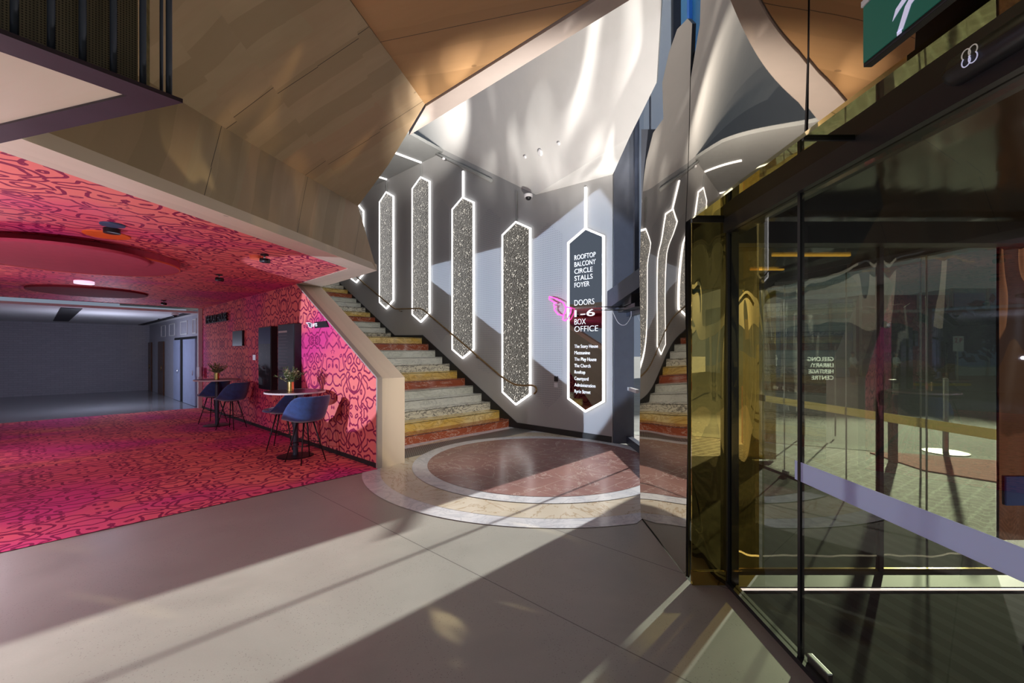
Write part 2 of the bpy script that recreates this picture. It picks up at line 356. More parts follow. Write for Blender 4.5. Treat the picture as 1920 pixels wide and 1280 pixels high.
# thin glass: keeps straight through light, adds a mirror image
def glass(name, tint, refl, gcol=(1, 1, 1), wave=0.0):
    m = N(name); m.nt.nodes.remove(m.b)
    tr = m.n('ShaderNodeBsdfTransparent'); tr.inputs[0].default_value = (*tint, 1)
    gl = m.n('ShaderNodeBsdfGlossy'); gl.inputs['Color'].default_value = (*gcol, 1); gl.inputs['Roughness'].default_value = 0.01
    if wave:
        h = m.noise(m.map(m.coord(), (2.5, 2.5, 0.5)), 1.3, 1.0, 0.4, 0.3); m.put(gl.inputs['Normal'], m.bump(h, 1.0, wave))
    fr = m.n('ShaderNodeFresnel'); fr.inputs['IOR'].default_value = 1.5
    f = m.math('MINIMUM', m.math('ADD', m.math('MULTIPLY', fr.outputs[0], 1.2), refl), 1.0)
    front = m.math('SUBTRACT', 1.0, m.n('ShaderNodeNewGeometry').outputs['Backfacing'])
    f = m.math('MULTIPLY', f, front); m.put(tr.inputs[0], m.mix(front, (1, 1, 1), tint))
    mx = m.n('ShaderNodeMixShader'); m.put(mx.inputs[0], f)
    m.nt.links.new(tr.outputs[0], mx.inputs[1]); m.nt.links.new(gl.outputs[0], mx.inputs[2]); m.nt.links.new(mx.outputs[0], m.out.inputs[0])
    m.m.use_backface_culling = False
    return m.m
glass('glass_clear', (0.96, 0.97, 0.98), 0.0)
glass('glass_entry', (0.70, 0.70, 0.64), 0.0)
glass('glass_entry_far', (0.50, 0.54, 0.45), 0.03, (1, 0.95, 0.8), 0.02)
glass('glass_gold', (0.48, 0.38, 0.13), 0.34, (0.95, 0.70, 0.22), 0.06)
glass('glass_gold_far', (0.55, 0.38, 0.10), 0.45, (1.0, 0.70, 0.20), 0.07)
def frosted(name, col):
    m = N(name); m.set(col, 0.7); t = m.n('ShaderNodeBsdfTranslucent'); t.inputs[0].default_value = (*col, 1)
    x = m.n('ShaderNodeMixShader'); x.inputs[0].default_value = 0.5
    m.nt.links.new(m.b.outputs[0], x.inputs[1]); m.nt.links.new(t.outputs[0], x.inputs[2]); m.nt.links.new(x.outputs[0], m.out.inputs[0])
frosted('frosted_band', (0.70, 0.72, 1.0)); frosted('frosted_band_gold', (0.85, 0.74, 0.46))

# ---------------------------------------------------------------- mesh helpers
def link(name, me, mat=None, parent=None, **props):
    o = bpy.data.objects.new(name, me); C.objects.link(o)
    if mat is not None:
        for q in (mat if isinstance(mat, (list, tuple)) else [mat]): me.materials.append(MATS[q])
    if parent is not None: o.parent = parent
    for k, v in props.items(): o[k] = v
    return o
def mesh(name, bm, mat, parent=None, smooth=False, fixn=True, **props):
    if fixn: bmesh.ops.recalc_face_normals(bm, faces=bm.faces)
    me = bpy.data.meshes.new(name); bm.to_mesh(me); bm.free()
    if smooth:
        for p in me.polygons: p.use_smooth = True
    return link(name, me, mat, parent, **props)
def thing(name, label, cat, group=None, loc=(0, 0, 0), rz=0.0):
    o = bpy.data.objects.new(name, None); C.objects.link(o); o.location = loc; o.rotation_euler = (0, 0, rz)
    o.empty_display_size = 0.1; o['label'] = label; o['category'] = cat
    if group: o['group'] = group
    return o
def tag(o, label, cat, group=None):
    o['label'] = label; o['category'] = cat
    if group: o['group'] = group
    return o
def struct(o, label=None):
    o['kind'] = 'structure'
    if label: o['label'] = label
    return o
def add_poly(bm, pts, mi=0, uvf=None):
    vs = [bm.verts.new(p) for p in pts]
    try: f = bm.faces.new(vs)
    except ValueError: return None
    f.material_index = mi; return f
def setuv(bm, fn):
    bm.normal_update()
    lay = bm.loops.layers.uv.verify()
    for f in bm.faces:
        for lp in f.loops: lp[lay].uv = fn(lp.vert.co, f)
def slab(pts, offset):
    """closed solid: polygon pts extruded by the vector offset"""
    bm = bmesh.new(); offset = Vector(offset); pts = [Vector(p) for p in pts]; n = len(pts)
    a = [bm.verts.new(p) for p in pts]; b = [bm.verts.new(p+offset) for p in pts]
    if n > 4:
        for tri in tessellate_polygon([pts]):
            try: bm.faces.new([a[i] for i in tri]); bm.faces.new([b[i] for i in tri])
            except ValueError: pass
    else: bm.faces.new(a); bm.faces.new(b)
    for i in range(n): bm.faces.new((a[i], a[(i+1) % n], b[(i+1) % n], b[i]))
    return bm
def add_box(bm, lo, hi, mi=0, xf=None):
    (x0, y0, z0), (x1, y1, z1) = lo, hi
    P = [(x0, y0, z0), (x1, y0, z0), (x1, y1, z0), (x0, y1, z0), (x0, y0, z1), (x1, y0, z1), (x1, y1, z1), (x0, y1, z1)]
    vs = [bm.verts.new(xf(*p) if xf else p) for p in P]
    for q in ((0, 3, 2, 1), (4, 5, 6, 7), (0, 1, 5, 4), (1, 2, 6, 5), (2, 3, 7, 6), (3, 0, 4, 7)):
        f = bm.faces.new([vs[i] for i in q]); f.material_index = mi
    return vs
def box(lo, hi, xf=None, bevel=0):
    bm = bmesh.new(); add_box(bm, lo, hi, 0, xf)
    if bevel: bmesh.ops.bevel(bm, geom=list(bm.edges), offset=bevel, segments=2, profile=0.5, affect='EDGES')
    return bm
def add_tube(bm, path, r, seg=10, mi=0, cap=True, radii=None):
    path = [Vector(p) for p in path]; rings = []; n = len(path); up = Vector((0, 0, 1)); prev = None
    for i, p in enumerate(path):
        t = (path[min(i+1, n-1)]-path[max(i-1, 0)]).normalized()
        if prev is None:
            a = t.cross(up) if abs(t.dot(up)) < 0.95 else t.cross(Vector((1, 0, 0)))
        else: a = prev - t*prev.dot(t)
        a.normalize(); prev = a; b = t.cross(a); rr = radii[i] if radii else r
        rings.append([bm.verts.new(p + (a*math.cos(2*PI*k/seg)+b*math.sin(2*PI*k/seg))*rr) for k in range(seg)])
    for i in range(n-1):
        for k in range(seg):
            f = bm.faces.new((rings[i][k], rings[i][(k+1) % seg], rings[i+1][(k+1) % seg], rings[i+1][k])); f.material_index = mi; f.smooth = True
    if cap: bm.faces.new(rings[0][::-1]).material_index = mi; bm.faces.new(rings[-1]).material_index = mi
def tube(path, r, seg=10, **kw):
    bm = bmesh.new(); add_tube(bm, path, r, seg, **kw); return bm
def add_lathe(bm, prof, seg=32, c=(0, 0, 0), mi=0, a0=0, a1=2*PI):
    full = abs(a1-a0-2*PI) < 1e-6; cols = seg if full else seg+1; rings = []
    for r, z in prof:
        rings.append([bm.verts.new((c[0]+r*math.cos(a0+(a1-a0)*k/seg), c[1]+r*math.sin(a0+(a1-a0)*k/seg), c[2]+z)) for k in range(cols)] if r > 1e-6 else [bm.verts.new((c[0], c[1], c[2]+z))])
    for i in range(len(rings)-1):
        A, B = rings[i], rings[i+1]
        for k in range(seg):
            k2 = (k+1) % cols
            if len(A) == 1 and len(B) == 1: continue
            if len(A) == 1: f = bm.faces.new((A[0], B[k2], B[k]))
            elif len(B) == 1: f = bm.faces.new((A[k], A[k2], B[0]))
            else: f = bm.faces.new((A[k], A[k2], B[k2], B[k]))
            f.material_index = mi
def lathe(prof, seg=32, c=(0, 0, 0), **kw):
    bm = bmesh.new(); add_lathe(bm, prof, seg, c, **kw); return bm
def curve_pts(pts, n=8):
    out = []; P = [Vector(p) for p in pts]
    for i in range(len(P)-1):
        p0 = P[max(i-1, 0)]; p1 = P[i]; p2 = P[i+1]; p3 = P[min(i+2, len(P)-1)]
        for k in range(n):
            t = k/n
            out.append(0.5*((2*p1)+(p2-p0)*t+(2*p0-5*p1+4*p2-p3)*t*t+(3*p1-p0-3*p2+p3)*t**3))
    out.append(P[-1]); return out
def Wl(x, y, z): return L(x, y, z)      # box transform: x=w, y=s
def uv_ws(co, f):                       # uv in metres from the staircase frame
    d = co-O; w, s = d.dot(V), d.dot(U); n = f.normal
    if abs(n.z) > 0.7: return (w, s)
    if abs(n.dot(V)) > abs(n.dot(U)): return (s, co.z)
    return (w, co.z)
def facet_uv(axis):                     # uv along a given direction inside a facet
    axis = Vector(axis).normalized()
    def fn(co, f):
        b = f.normal.cross(axis); return (co.dot(axis), co.dot(b))
    return fn
def text_mesh(body, h, width=None, extrude=0.002, bold=0.0):
    cu = bpy.data.curves.new('lettering', 'FONT'); cu.body = body; cu.size = 1.0; cu.extrude = extrude; cu.offset = bold
    cu.resolution_u = 4
    o = bpy.data.objects.new('lettering', cu); C.objects.link(o)
    dg = bpy.context.evaluated_depsgraph_get(); dg.update()
    me = bpy.data.meshes.new_from_object(o.evaluated_get(dg)); bpy.data.objects.remove(o); bpy.data.curves.remove(cu)
    xs = [v.co.x for v in me.vertices]; ys = [v.co.y for v in me.vertices if True]
    x0, x1, y0, y1 = min(xs), max(xs), min(ys), max(ys)
    sy = h/0.72; sx = (width/(x1-x0)) if width else sy
    for v in me.vertices: v.co.x = (v.co.x-x0)*sx; v.co.y = v.co.y*sy
    me.materials.clear()
    return me

# ================================================================ SETTING
# floor of the foyer (concrete), one plate
bm = bmesh.new(); add_poly(bm, [(-6.5, -4, 0), (1.58, -4, 0), (1.58, 3.25, 0), (1.31, 3.25, 0), (1.31, 4.6, 0), (2.3, 5.9, 0), (2.3, 8.2, 0), tuple(L(WW+0.05, -2.0)), tuple(L(WW+0.05, 1.6)), tuple(L(0.2, 1.6)), tuple(L(0.2, 0.0)), (-1.936, 6.39, 0), (-4.306, 3.745, 0), (-6.5, 1.30, 0)][::-1])
bmesh.ops.triangulate(bm, faces=bm.faces)
struct(mesh('floor', bm, 'concrete'), 'polished grey concrete floor of the foyer')
# carpet
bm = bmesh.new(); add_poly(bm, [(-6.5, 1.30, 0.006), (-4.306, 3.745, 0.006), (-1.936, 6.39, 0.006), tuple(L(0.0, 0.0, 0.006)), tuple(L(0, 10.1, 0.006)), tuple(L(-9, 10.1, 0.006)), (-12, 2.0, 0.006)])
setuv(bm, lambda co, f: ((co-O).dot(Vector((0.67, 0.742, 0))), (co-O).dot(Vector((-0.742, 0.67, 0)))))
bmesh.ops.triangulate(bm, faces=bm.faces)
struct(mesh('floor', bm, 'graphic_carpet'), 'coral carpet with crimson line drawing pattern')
# hall floor
bm = bmesh.new(); add_poly(bm, [L(0.3, 10.1, 0), L(0.3, 19.2, 0), L(-12, 19.2, 0), L(-12, 10.1, 0)])
struct(mesh('floor', bm, 'hall_floor'), 'glossy grey floor of the far hall')
# marble rosette on the floor
RC = (0.45, 6.90)
def ring(name, r0, r1, z, mat, lab):
    bm = bmesh.new(); n = 128; prev = None; first = None
    for k in range(n):
        a = 2*PI*k/n; q = [bm.verts.new((RC[0]+r*math.cos(a), RC[1]+r*math.sin(a), z)) for r in ((r0, r1) if r0 > 0 else (r1,))]
        if first is None: first = q
        if r0 > 0 and prev: bm.faces.new((prev[0], prev[1], q[1], q[0]))
        prev = q
    if r0 > 0: bm.faces.new((prev[0], prev[1], first[1], first[0]))
    else: bm.faces.new(bm.verts[:])
    # keep clear of the walls
    for co, no in ((L(WW, 0), V), (Vector((2.12, 0, 0)), Vector((1, 0, 0))), (L(0, S0), U), (Vector((1.31, 4.5, 0)), Vector((0.81, -0.59, 0)))):
        bmesh.ops.bisect_plane(bm, geom=bm.verts[:]+bm.edges[:]+bm.faces[:], plane_co=co, plane_no=no, clear_outer=True)
    bmesh.ops.bisect_plane(bm, geom=bm.verts[:]+bm.edges[:]+bm.faces[:], plane_co=(0, 4.1, 0), plane_no=(0, -1, 0), clear_outer=True)
    return struct(mesh(name, bm, mat), lab)
bm = bmesh.new(); add_poly(bm, [L(0.45, -0.2, 0.003), L(WW, -1.9, 0.003), L(WW, S0, 0.003), L(0.45, S0, 0.003)])
struct(mesh('trim_1', bm, 'marble_floor_white'), 'white marble paving between the red disc and the stairs')
ring('trim_2', 2.39, 2.63, 0.004, 'marble_floor_white', 'outer white marble band of the floor rosette')
ring('trim_3', 1.95, 2.39, 0.005, 'marble_floor_cream', 'cream marble band of the floor rosette')
bm = bmesh.new(); add_poly(bm, [L(0.46, 0.22, 0.007), L(WW-0.02, 0.32, 0.007), L(WW-0.02, 0.86, 0.007), L(0.46, 0.80, 0.007)])
setuv(bm, uv_ws); tag(mesh('floor_grille', bm, 'grille'), 'dark perforated metal floor grille along the foot of the marble stairs', 'grille')
ring('trim_4', 1.73, 1.95, 0.009, 'marble_floor_white', 'inner white marble band of the floor rosette')
ring('trim_5', 0.0, 1.73, 0.011, 'marble_floor_red', 'red veined marble disc in the floor rosette')

# gallery wall beside the stairs (perforated fields inside)
CV = [(-2.75, 4.97), (-0.65+0, 5.03)]
s_of = lambda t: S0+t
def wall_poly(pts, w, th, mat, name, lab):
    bm = slab([L(w, s, z) for s, z in pts], V*th); setuv(bm, uv_ws); return struct(mesh(name, bm, mat), lab)
wall_poly([(s_of(-2.62), 0), (s_of(-2.62), 6.0), (s_of(-0.65), 14), (s_of(12.5), 14), (s_of(12.5), 3.6), (s_of(8.2), 3.4), (s_of(4.9), 1.6), (s_of(0), 0)], WW, 0.15, 'wall_plaster', 'wall_right', 'grey plaster gallery wall beside the marble stairs')
# perforated strips between the hanging panels
def hexa(s0, s1, ztop, zap, zbot, zbt):
    return [(s0, zbot), ((s0+s1)/2, zbt), (s1, zbot), (s1, ztop), ((s0+s1)/2, zap), (s0, ztop)]
for px0, px1, pt, pb, ptip in ((1000, 1054, 450, 735, 765), (895, 938, 420, 690, 700), (812, 843, 400, 620, 640)):
    a = on_w(px0, pt, WW-0.004); b = on_w(px1, pt, WW-0.004); bt = on_w((px0+px1)/2, ptip, WW-0.004)[1]; zb = on_w(px0, pb, WW-0.004)[1]
    bm = bmesh.new(); bm = slab([L(WW-0.004, s, z) for s, z in hexa(a[0], b[0], a[1], a[1]+0.3, zb, bt)], V*0.004); setuv(bm, uv_ws)
    struct(mesh('trim_6', bm, 'perforated_plaster'), 'field of small perforations in the gallery wall')
# skirting
sk = [(s_of(-2.6), 0), (s_of(-2.6), 0.12), (s_of(-0.23), 0.12), (s_of(3.28), 2.14), (s_of(4.69), 2.17), (s_of(8.35), 4.18), (s_of(9.9), 4.22), (s_of(9.9), 4.0), (s_of(8.2), 3.9), (s_of(4.8), 1.95), (s_of(3.4), 1.9), (s_of(0.0), 0.0)]
bm = slab([L(WW-0.02, s, z) for s, z in sk], V*0.02); struct(mesh('baseboard_right', bm, 'black_rubber'), 'black stepped skirting on the gallery wall')

# balustrade wall with pink face, wood coping and pier
def sheet(name, pts, mat, uvf=None, th=0.0, lab=None, parent=None, n=None):
    bm = bmesh.new()
    if th:
        bm.free(); P = [Vector(p) for p in pts]; nn = (P[1]-P[0]).cross(P[2]-P[0]).normalized() if n is None else Vector(n)
        bm = slab(P, nn*th)
    else: add_poly(bm, pts)
    bm.normal_update(); bmesh.ops.recalc_face_normals(bm, faces=bm.faces)
    setuv(bm, uvf or uv_ws); return struct(mesh(name, bm, mat), lab)
# pink wall: full height beyond s=2.95, cut by the coping before that
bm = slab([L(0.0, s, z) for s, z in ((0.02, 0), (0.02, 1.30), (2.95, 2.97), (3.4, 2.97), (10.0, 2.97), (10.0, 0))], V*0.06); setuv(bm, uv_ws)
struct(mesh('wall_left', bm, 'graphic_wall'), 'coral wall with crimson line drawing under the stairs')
bm = bmesh.new(); add_box(bm, (-0.012, 0.0, 0.0), (0.0, 9.98, 0.07), 0, Wl); struct(mesh('baseboard_left', bm, 'black_rubber'), 'thin black skirting along the coral wall')
cop = [(0.0, 0), (0.0, 1.30), (2.95, 2.985), (2.95+4.0, 2.985+2.29), (6.95, 4.6), (3.0, 2.5), (0.9, 0)]
bm = slab([L(0.062, s, z) for s, z in cop], V*0.388); bmesh.ops.recalc_face_normals(bm, faces=bm.faces); bm.normal_update()
setuv(bm, facet_uv(U*0.87+Vector((0, 0, 0.5)))); struct(mesh('wall_stair', bm, 'plywood_pale'), 'pale plywood clad balustrade pier and sloping coping')
bm = bmesh.new(); add_box(bm, (-0.02, -0.012, 0), (0.06, 0.02, 1.31), 0, Wl); 
for a, b in (((0.0, 1.30), (2.97, 2.99)),):
    vs = [L(w, s, z+dz) for w in (-0.02, 0.06) for s, z in (a, b) for dz in (0, 0.022)]
    V8 = [bm.verts.new(vs[i]) for i in (0, 2, 6, 4, 1, 3, 7, 5)]
    for q in ((0, 1, 2, 3), (7, 6, 5, 4), (0, 4, 5, 1), (1, 5, 6, 2), (2, 6, 7, 3), (3, 7, 4, 0)): bm.faces.new([V8[i] for i in q])
struct(mesh('trim_7', bm, 'plaster_mauve'), 'pale edge strip of the plywood balustrade')

# lounge ceiling
ZC = 2.97
dirA = Vector((-0.77, -4.215, 0)).normalized()
def Aline(y): return Vector((-2.13-0.1827*(7.02-y), y, 0))
tip = Vector((-2.13, 7.02, 0))
inner = [(-2.52, 6.84), (-3.24, 2.82), (-3.6, 0.8)]
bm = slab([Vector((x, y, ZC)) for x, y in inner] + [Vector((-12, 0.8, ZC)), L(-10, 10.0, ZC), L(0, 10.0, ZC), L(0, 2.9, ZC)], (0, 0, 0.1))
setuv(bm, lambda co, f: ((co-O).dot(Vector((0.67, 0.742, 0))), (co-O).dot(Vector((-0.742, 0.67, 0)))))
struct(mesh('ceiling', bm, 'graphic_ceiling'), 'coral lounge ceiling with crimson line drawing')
# pale plywood soffit strip around it
o1, o2 = Aline(2.6), Aline(0.8)
bm = slab([Vector((tip.x, tip.y, ZC-0.004)), Vector((-2.52, 6.84, ZC-0.004)), Vector((-3.24, 2.82, ZC-0.004)), Vector((-3.6, 0.8, ZC-0.004)), Vector((o2.x, o2.y, ZC-0.004)), Vector((o1.x, o1.y, ZC-0.004))], (0, 0, 0.1))
bm.normal_update(); setuv(bm, facet_uv(dirA)); struct(mesh('trim_8', bm, 'plywood_pale'), 'pale plywood soffit strip edging the coral ceiling')
bm = slab([Vector((tip.x, tip.y, ZC-0.004)), Vector((-2.52, 6.84, ZC-0.004)), L(0, 2.97, ZC-0.004), L(0.45, 2.97, ZC-0.004), L(0.45, 2.5, ZC-0.004)], (0, 0, 0.1))
bm.normal_update(); setuv(bm, facet_uv(U)); struct(mesh('trim_9', bm, 'plywood_pale'), 'plywood soffit wedge over the stair balustrade')

# folded plywood ceiling above: fascia A, inclined facet B, flat facet C
ZF = 3.77
fA = lambda y: Vector((-2.6+(-0.18/0.98)*(4.48-y), y, ZF))
A_end = Vector((-2.23, 6.45, 3.80))
fa = [Vector((tip.x, tip.y, ZC)), A_end, fA(4.48), fA(3.0), fA(0.5), Vector((Aline(0.5).x, 0.5, ZC))]
seamdir = Vector((0.98, -0.18, 0.52)).normalized()
def facet(name, pts, mat, axis, lab, back):
    bm = slab(pts, back); bm.normal_update(); bmesh.ops.recalc_face_normals(bm, faces=bm.faces); bm.normal_update()
    setuv(bm, facet_uv(axis)); return struct(mesh(name, bm, mat), lab)
facet('ceiling', fa, 'plywood', Vector((0.1, 0.25, 0.95)), 'plywood fascia folding down to the lounge ceiling', (-0.03, 0.004, 0.0))
Bt = Vector((-0.995, 5.10, 4.53)); Bm = Vector((-1.626, 5.85, 4.14)); Bf1 = Vector((-1.30, 3.57, 4.51)); Bf0 = Vector((-2.00, 0.0, 4.50))
facet('ceiling', [A_end, fA(4.48), fA(3.0), fA(0.3), Bf0, Bf1, Bt, Bm], 'plywood', seamdir, 'large inclined plywood ceiling facet', (-0.02, 0.0, 0.06))
ZT = 4.52
slope = (-1.12/1.2)
def cl(x, off=0.0): return (x, 5.09+slope*(x+0.995))
facet('ceiling', [Vector((-0.995, 5.09, ZT)), Bf1+Vector((0, 0, 0.01)), Vector((-2.0, 0, ZT)), Vector((-2.2, -4, ZT)), Vector((1.45, -4, ZT)), Vector((1.45, *cl(1.45)[1:], ZT))], 'plywood_amber', Vector((1.34, -0.37, 0)), 'flat amber plywood ceiling facet overhead', (0, 0, 0.08))
# plastered bulkhead strip
q = [Vector((-0.985, 5.10, ZT-0.02)), Vector((1.45, 5.10+slope*2.435, ZT-0.02)), Vector((1.45, 5.785-0.98*2.787, ZT-0.02)), Vector((-1.337, 5.785, ZT-0.02))]
bm = slab(q, (0, 0, 7.5)); struct(mesh('ceiling', bm, 'plaster_mauve'), 'narrow plastered bulkhead between plywood and white ceiling')
bm = slab([Vector((-0.985, 5.10, ZT-0.02)), Vector((-1.337, 5.785, ZT-0.02)), Bm+Vector((0.0, 0.05, 0.0)), A_end+Vector((0, 0.05, 0)), A_end+Vector((-0.3, 0.3, 0.1)), Vector((-1.6, 6.1, 5.0)), Vector((-1.1, 5.2, 5.0))], (0, 0, 0.05))
bm.free()

# white ceiling over the stair hall
gx, gy = -1.642, -0.849
zF1 = lambda x, y: 5.03+gx*(x-0.44)+gy*(y-9.56)
def onF1(px, py):
    d = ray(px, py); t = (5.03-gx*0.44-gy*9.56-1.7)/(d.z-gx*d.x-gy*d.y); return Vector((0, 0, 1.7))+d*t
Vx = L(WW, s_of(-0.65), 5.03)
Kp = on_z(1180, 258, 5.0)
def F1(x, y): return Vector((x, y, zF1(x, y)))
e1, e2 = onF1(1231, 155), onF1(1240, 5); ex2 = e2+(e2-e1)*3.0
pl = L(WW+0.05, s_of(10)); pv = L(-0.28, s_of(10)); pw = L(-0.28, s_of(-0.6))
pts = [Vector((0.46, 9.58, 5.03)), onF1(1180, 258), e1, e2, F1(ex2.x, ex2.y), F1(1.45, 3.0), F1(-0.985, 5.2), F1(pw.x, pw.y), F1(pv.x, pv.y), F1(pl.x, pl.y)]
facet('ceiling', pts, 'plaster_white', Vector((1, 0, 0)), 'large white inclined plaster ceiling over the stairs', (0.02, 0.01, 0.05))
pts = [Vector((0.46, 9.58, 5.03)), onF1(1180, 258), L(WW+0.03, s_of(-2.6), 4.96)]
facet('ceiling', pts, 'plaster_white', Vector((1, 0, 0)), 'small white plaster ceiling facet at the window corner', (0.0, 0.0, 0.05))
# grey upper ceiling at z 6.9
e = on_z(767, 251, 6.9); 
pts = [L(WW+0.02, s_of(2.4), 6.9), L(WW+0.02, s_of(12.5), 6.9), L(-1.5, s_of(12.5), 6.9), L(-1.5, s_of(2.2), 6.9), Vector((e.x, e.y, 6.9))]
bm = slab(pts, (0, 0, 0.08)); struct(mesh('ceiling', bm, 'plaster_grey'), 'grey upper ceiling above the stair landing')
# cornice channel along the wall under the white ceiling
bm = bmesh.new()
a = on_w(921, 337, WW-0.06); b = on_w(782, 268, WW-0.06)
add_tube(bm, [L(WW-0.05, a[0], a[1]-0.02), L(WW-0.05, b[0], b[1]-0.02)], 0.045, 4)
struct(mesh('trim_10', bm, 'plaster_grey'), 'grey cornice channel under the sloping white ceiling')
# upper void wall closing the stairwell behind
bm = slab([L(0.3, s_of(12.5), 0), L(WW+0.1, s_of(12.5), 0), L(WW+0.1, s_of(12.5), 7), L(-1.5, s_of(12.5), 7), L(-1.5, s_of(12.5), 3.2), L(0.3, s_of(12.5), 3.2)], U*0.1)
struct(mesh('wall_back', bm, 'plaster_grey'), 'grey wall at the head of the stairs')
bm = slab([L(-0.3, s_of(2.5), 5.0), L(-0.3, s_of(12.5), 5.0), L(-0.3, s_of(12.5), 7), L(-0.3, s_of(2.5), 7)], V*-0.1)
struct(mesh('wall_left', bm, 'plaster_grey'), 'grey wall above the folded plywood ceiling')

# far hall
HC = 2.82
bm = slab([L(0.0, 10.0, 0), L(0.0, 19.0, 0), L(0.0, 19.0, HC+0.15), L(0.0, 10.0, HC+0.15)], V*0.1); setuv(bm, uv_ws)
struct(mesh('wall_right', bm, 'hall_paint'), 'pale wall with doors on the right of the far hall')
bm = slab([L(0.1, 19.0, 0), L(-12, 19.0, 0), L(-12, 19.0, HC+0.15), L(0.1, 19.0, HC+0.15)], U*0.1); setuv(bm, uv_ws)
struct(mesh('wall_back', bm, 'hall_brick'), 'painted brick wall at the end of the far hall')
bm = slab([L(0.1, 10.02, HC), L(0.1, 19.0, HC), L(-12, 19.0, HC), L(-12, 10.02, HC)], (0, 0, 0.06)); struct(mesh('ceiling', bm, 'plaster_white'), 'white ceiling of the far hall')
for (s0, s1, w0, w1, lab) in ((10.4, 17.8, -2.95, -2.55, 'wide dark services slot in the hall ceiling'), (10.3, 18.8, -0.42, -0.22, 'narrow dark slot beside the hall wall')):
    bm = box((w0, s0, HC-0.012), (w1, s1, HC), Wl); struct(mesh('trim_11', bm, 'black_rubber'), lab)
bm = box((-0.10, 9.96, 0), (0.05, 10.10, 2.97), Wl); struct(mesh('trim_12', bm, 'plaster_white'), 'white jamb where the coral wall ends')
def sx(px): return on_w(px, 700, 0)[0]
# hall doors
for i, (p0, p1, zt, mat, lab) in enumerate(((277, 286, 2.07, 'door_brown', 'far brown door in the hall wall'), (299, 309, 2.07, 'door_brown', 'nearer brown door in the hall wall'))):
    bm = box((-0.05, sx(p1), 0), (-0.005, sx(p0), zt), Wl)
    d = struct(mesh('door_%d' % (i+1), bm, mat), lab)
    s1 = sx(p1)+0.1; mesh('door_handle', tube([L(-0.09, s1, 0.95), L(-0.09, s1, 1.15)], 0.012, 8), 'brass', d)
a0, a1 = sx(371), sx(329)
bm = box((-0.03, a0-0.05, 2.08), (0.0, a1, 2.16), Wl); struct(mesh('trim_13', bm, 'black_metal'), 'dark head of the double door opening')
for (p0, p1, i) in ((347, 370, 3), (329, 341, 4)):
    bm = box((-0.06, sx(p1), 0.01), (-0.01, sx(p0), 2.08), Wl); d = struct(mesh('door_%d' % i, bm, 'door_blue'), 'pale blue grey door leaf of the hall doorway' if i == 3 else 'narrow pale door leaf beside the dark gap')
    mesh('door_handle', tube([L(-0.1, sx(p1)+0.12, 0.95), L(-0.1, sx(p1)+0.12, 1.1)], 0.012, 8), 'steel', d)
bm = box((-0.04, sx(347), 0.01), (-0.005, sx(341), 2.08), Wl); struct(mesh('trim_14', bm, 'black_rubber'), 'dark gap between the hall door leaves')
# applied mouldings on hall wall
bm = bmesh.new()
for p0, p1 in ((362, 369), (339, 352), (318, 328), (303, 311)):
    s0, s1 = sx(p1), sx(p0)
    for (u0, u1, z0, z1) in ((s0, s0+0.03, 2.25, 2.7), (s1-0.03, s1, 2.25, 2.7), (s0, s1, 2.25, 2.28), (s0, s1, 2.67, 2.7)):
        add_box(bm, (-0.02, u0, z0), (0, u1, z1), 0, Wl)
struct(mesh('trim_15', bm, 'plaster_white'), 'white panel mouldings high on the hall wall')

# ---------------------------------------------------------------- window bay by the corner post
XW = 2.15
bm = box((1.87, 8.18, 0), (2.24, 8.42, 7.4)); struct(mesh('trim_16', bm, 'concrete_pillar'), 'dark navy steel corner post of the window bay')
win = thing('window_1', 'x', 'x'); del win['label']; del win['category']; win['kind'] = 'structure'
bm = bmesh.new()
add_box(bm, (XW-0.05, 5.86, 0), (XW+0.05, 8.2, 0.14)); add_box(bm, (XW-0.05, 5.86, 2.33), (XW+0.05, 8.2, 2.6)); add_box(bm, (XW-0.05, 5.8, 0), (XW+0.05, 5.88, 7.4))
add_box(bm, (XW-0.012, 6.92, 0), (XW+0.012, 6.945, 7.4)); add_box(bm, (XW-0.04, 7.66, 2.6), (XW+0.04, 7.74, 7.4))
mesh('window_frame', bm, 'navy_steel', win)
bm = bmesh.new(); add_box(bm, (XW-0.006, 5.88, 0.14), (XW+0.006, 8.2, 2.33)); mesh('window_pane', bm, 'glass_clear', win)
bm = bmesh.new(); add_box(bm, (XW-0.006, 5.88, 2.6), (XW+0.006, 8.2, 7.4)); mesh('window_pane', bm, 'glass_clear', win, label='upper pane of the window bay')
bm = box((XW-0.03, 7.62, 0.98), (XW+0.03, 8.2, 1.04)); mesh('window_rail', bm, 'white_plastic', win)
# blue cladding seen through the upper panes
bm = slab([Vector((3.2, 8.8, 2.7)), Vector((3.2, 4.6, 2.7)), Vector((3.2, 4.6, 9)), Vector((3.2, 8.8, 9))], (0.15, 0, 0))
struct(mesh('wall_outside', bm, 'window_blue'), 'deep blue facade cladding outside the upper window')
bm = bmesh.new()
for y in (5.4, 6.2, 7.05, 7.9): add_box(bm, (3.14, y, 2.7), (3.2, y+0.09, 9))
struct(mesh('trim_17', bm, 'sign_blue'), 'blue fins on the outside cladding')
bm = box((2.6, 6.2, -0.02), (2.62, 9.4, 1.9)); bm.free()
# solid block between the mirror end and the window bay
bm = slab([Vector((1.34, 4.62, 0)), Vector((1.50, 4.62, 0)), Vector((2.24, 5.80, 0)), Vector((2.10, 5.80, 0))], (0, 0, 4.0))
struct(mesh('wall_entry', bm, 'concrete_pillar'), 'dark return wall behind the mirrored panels')

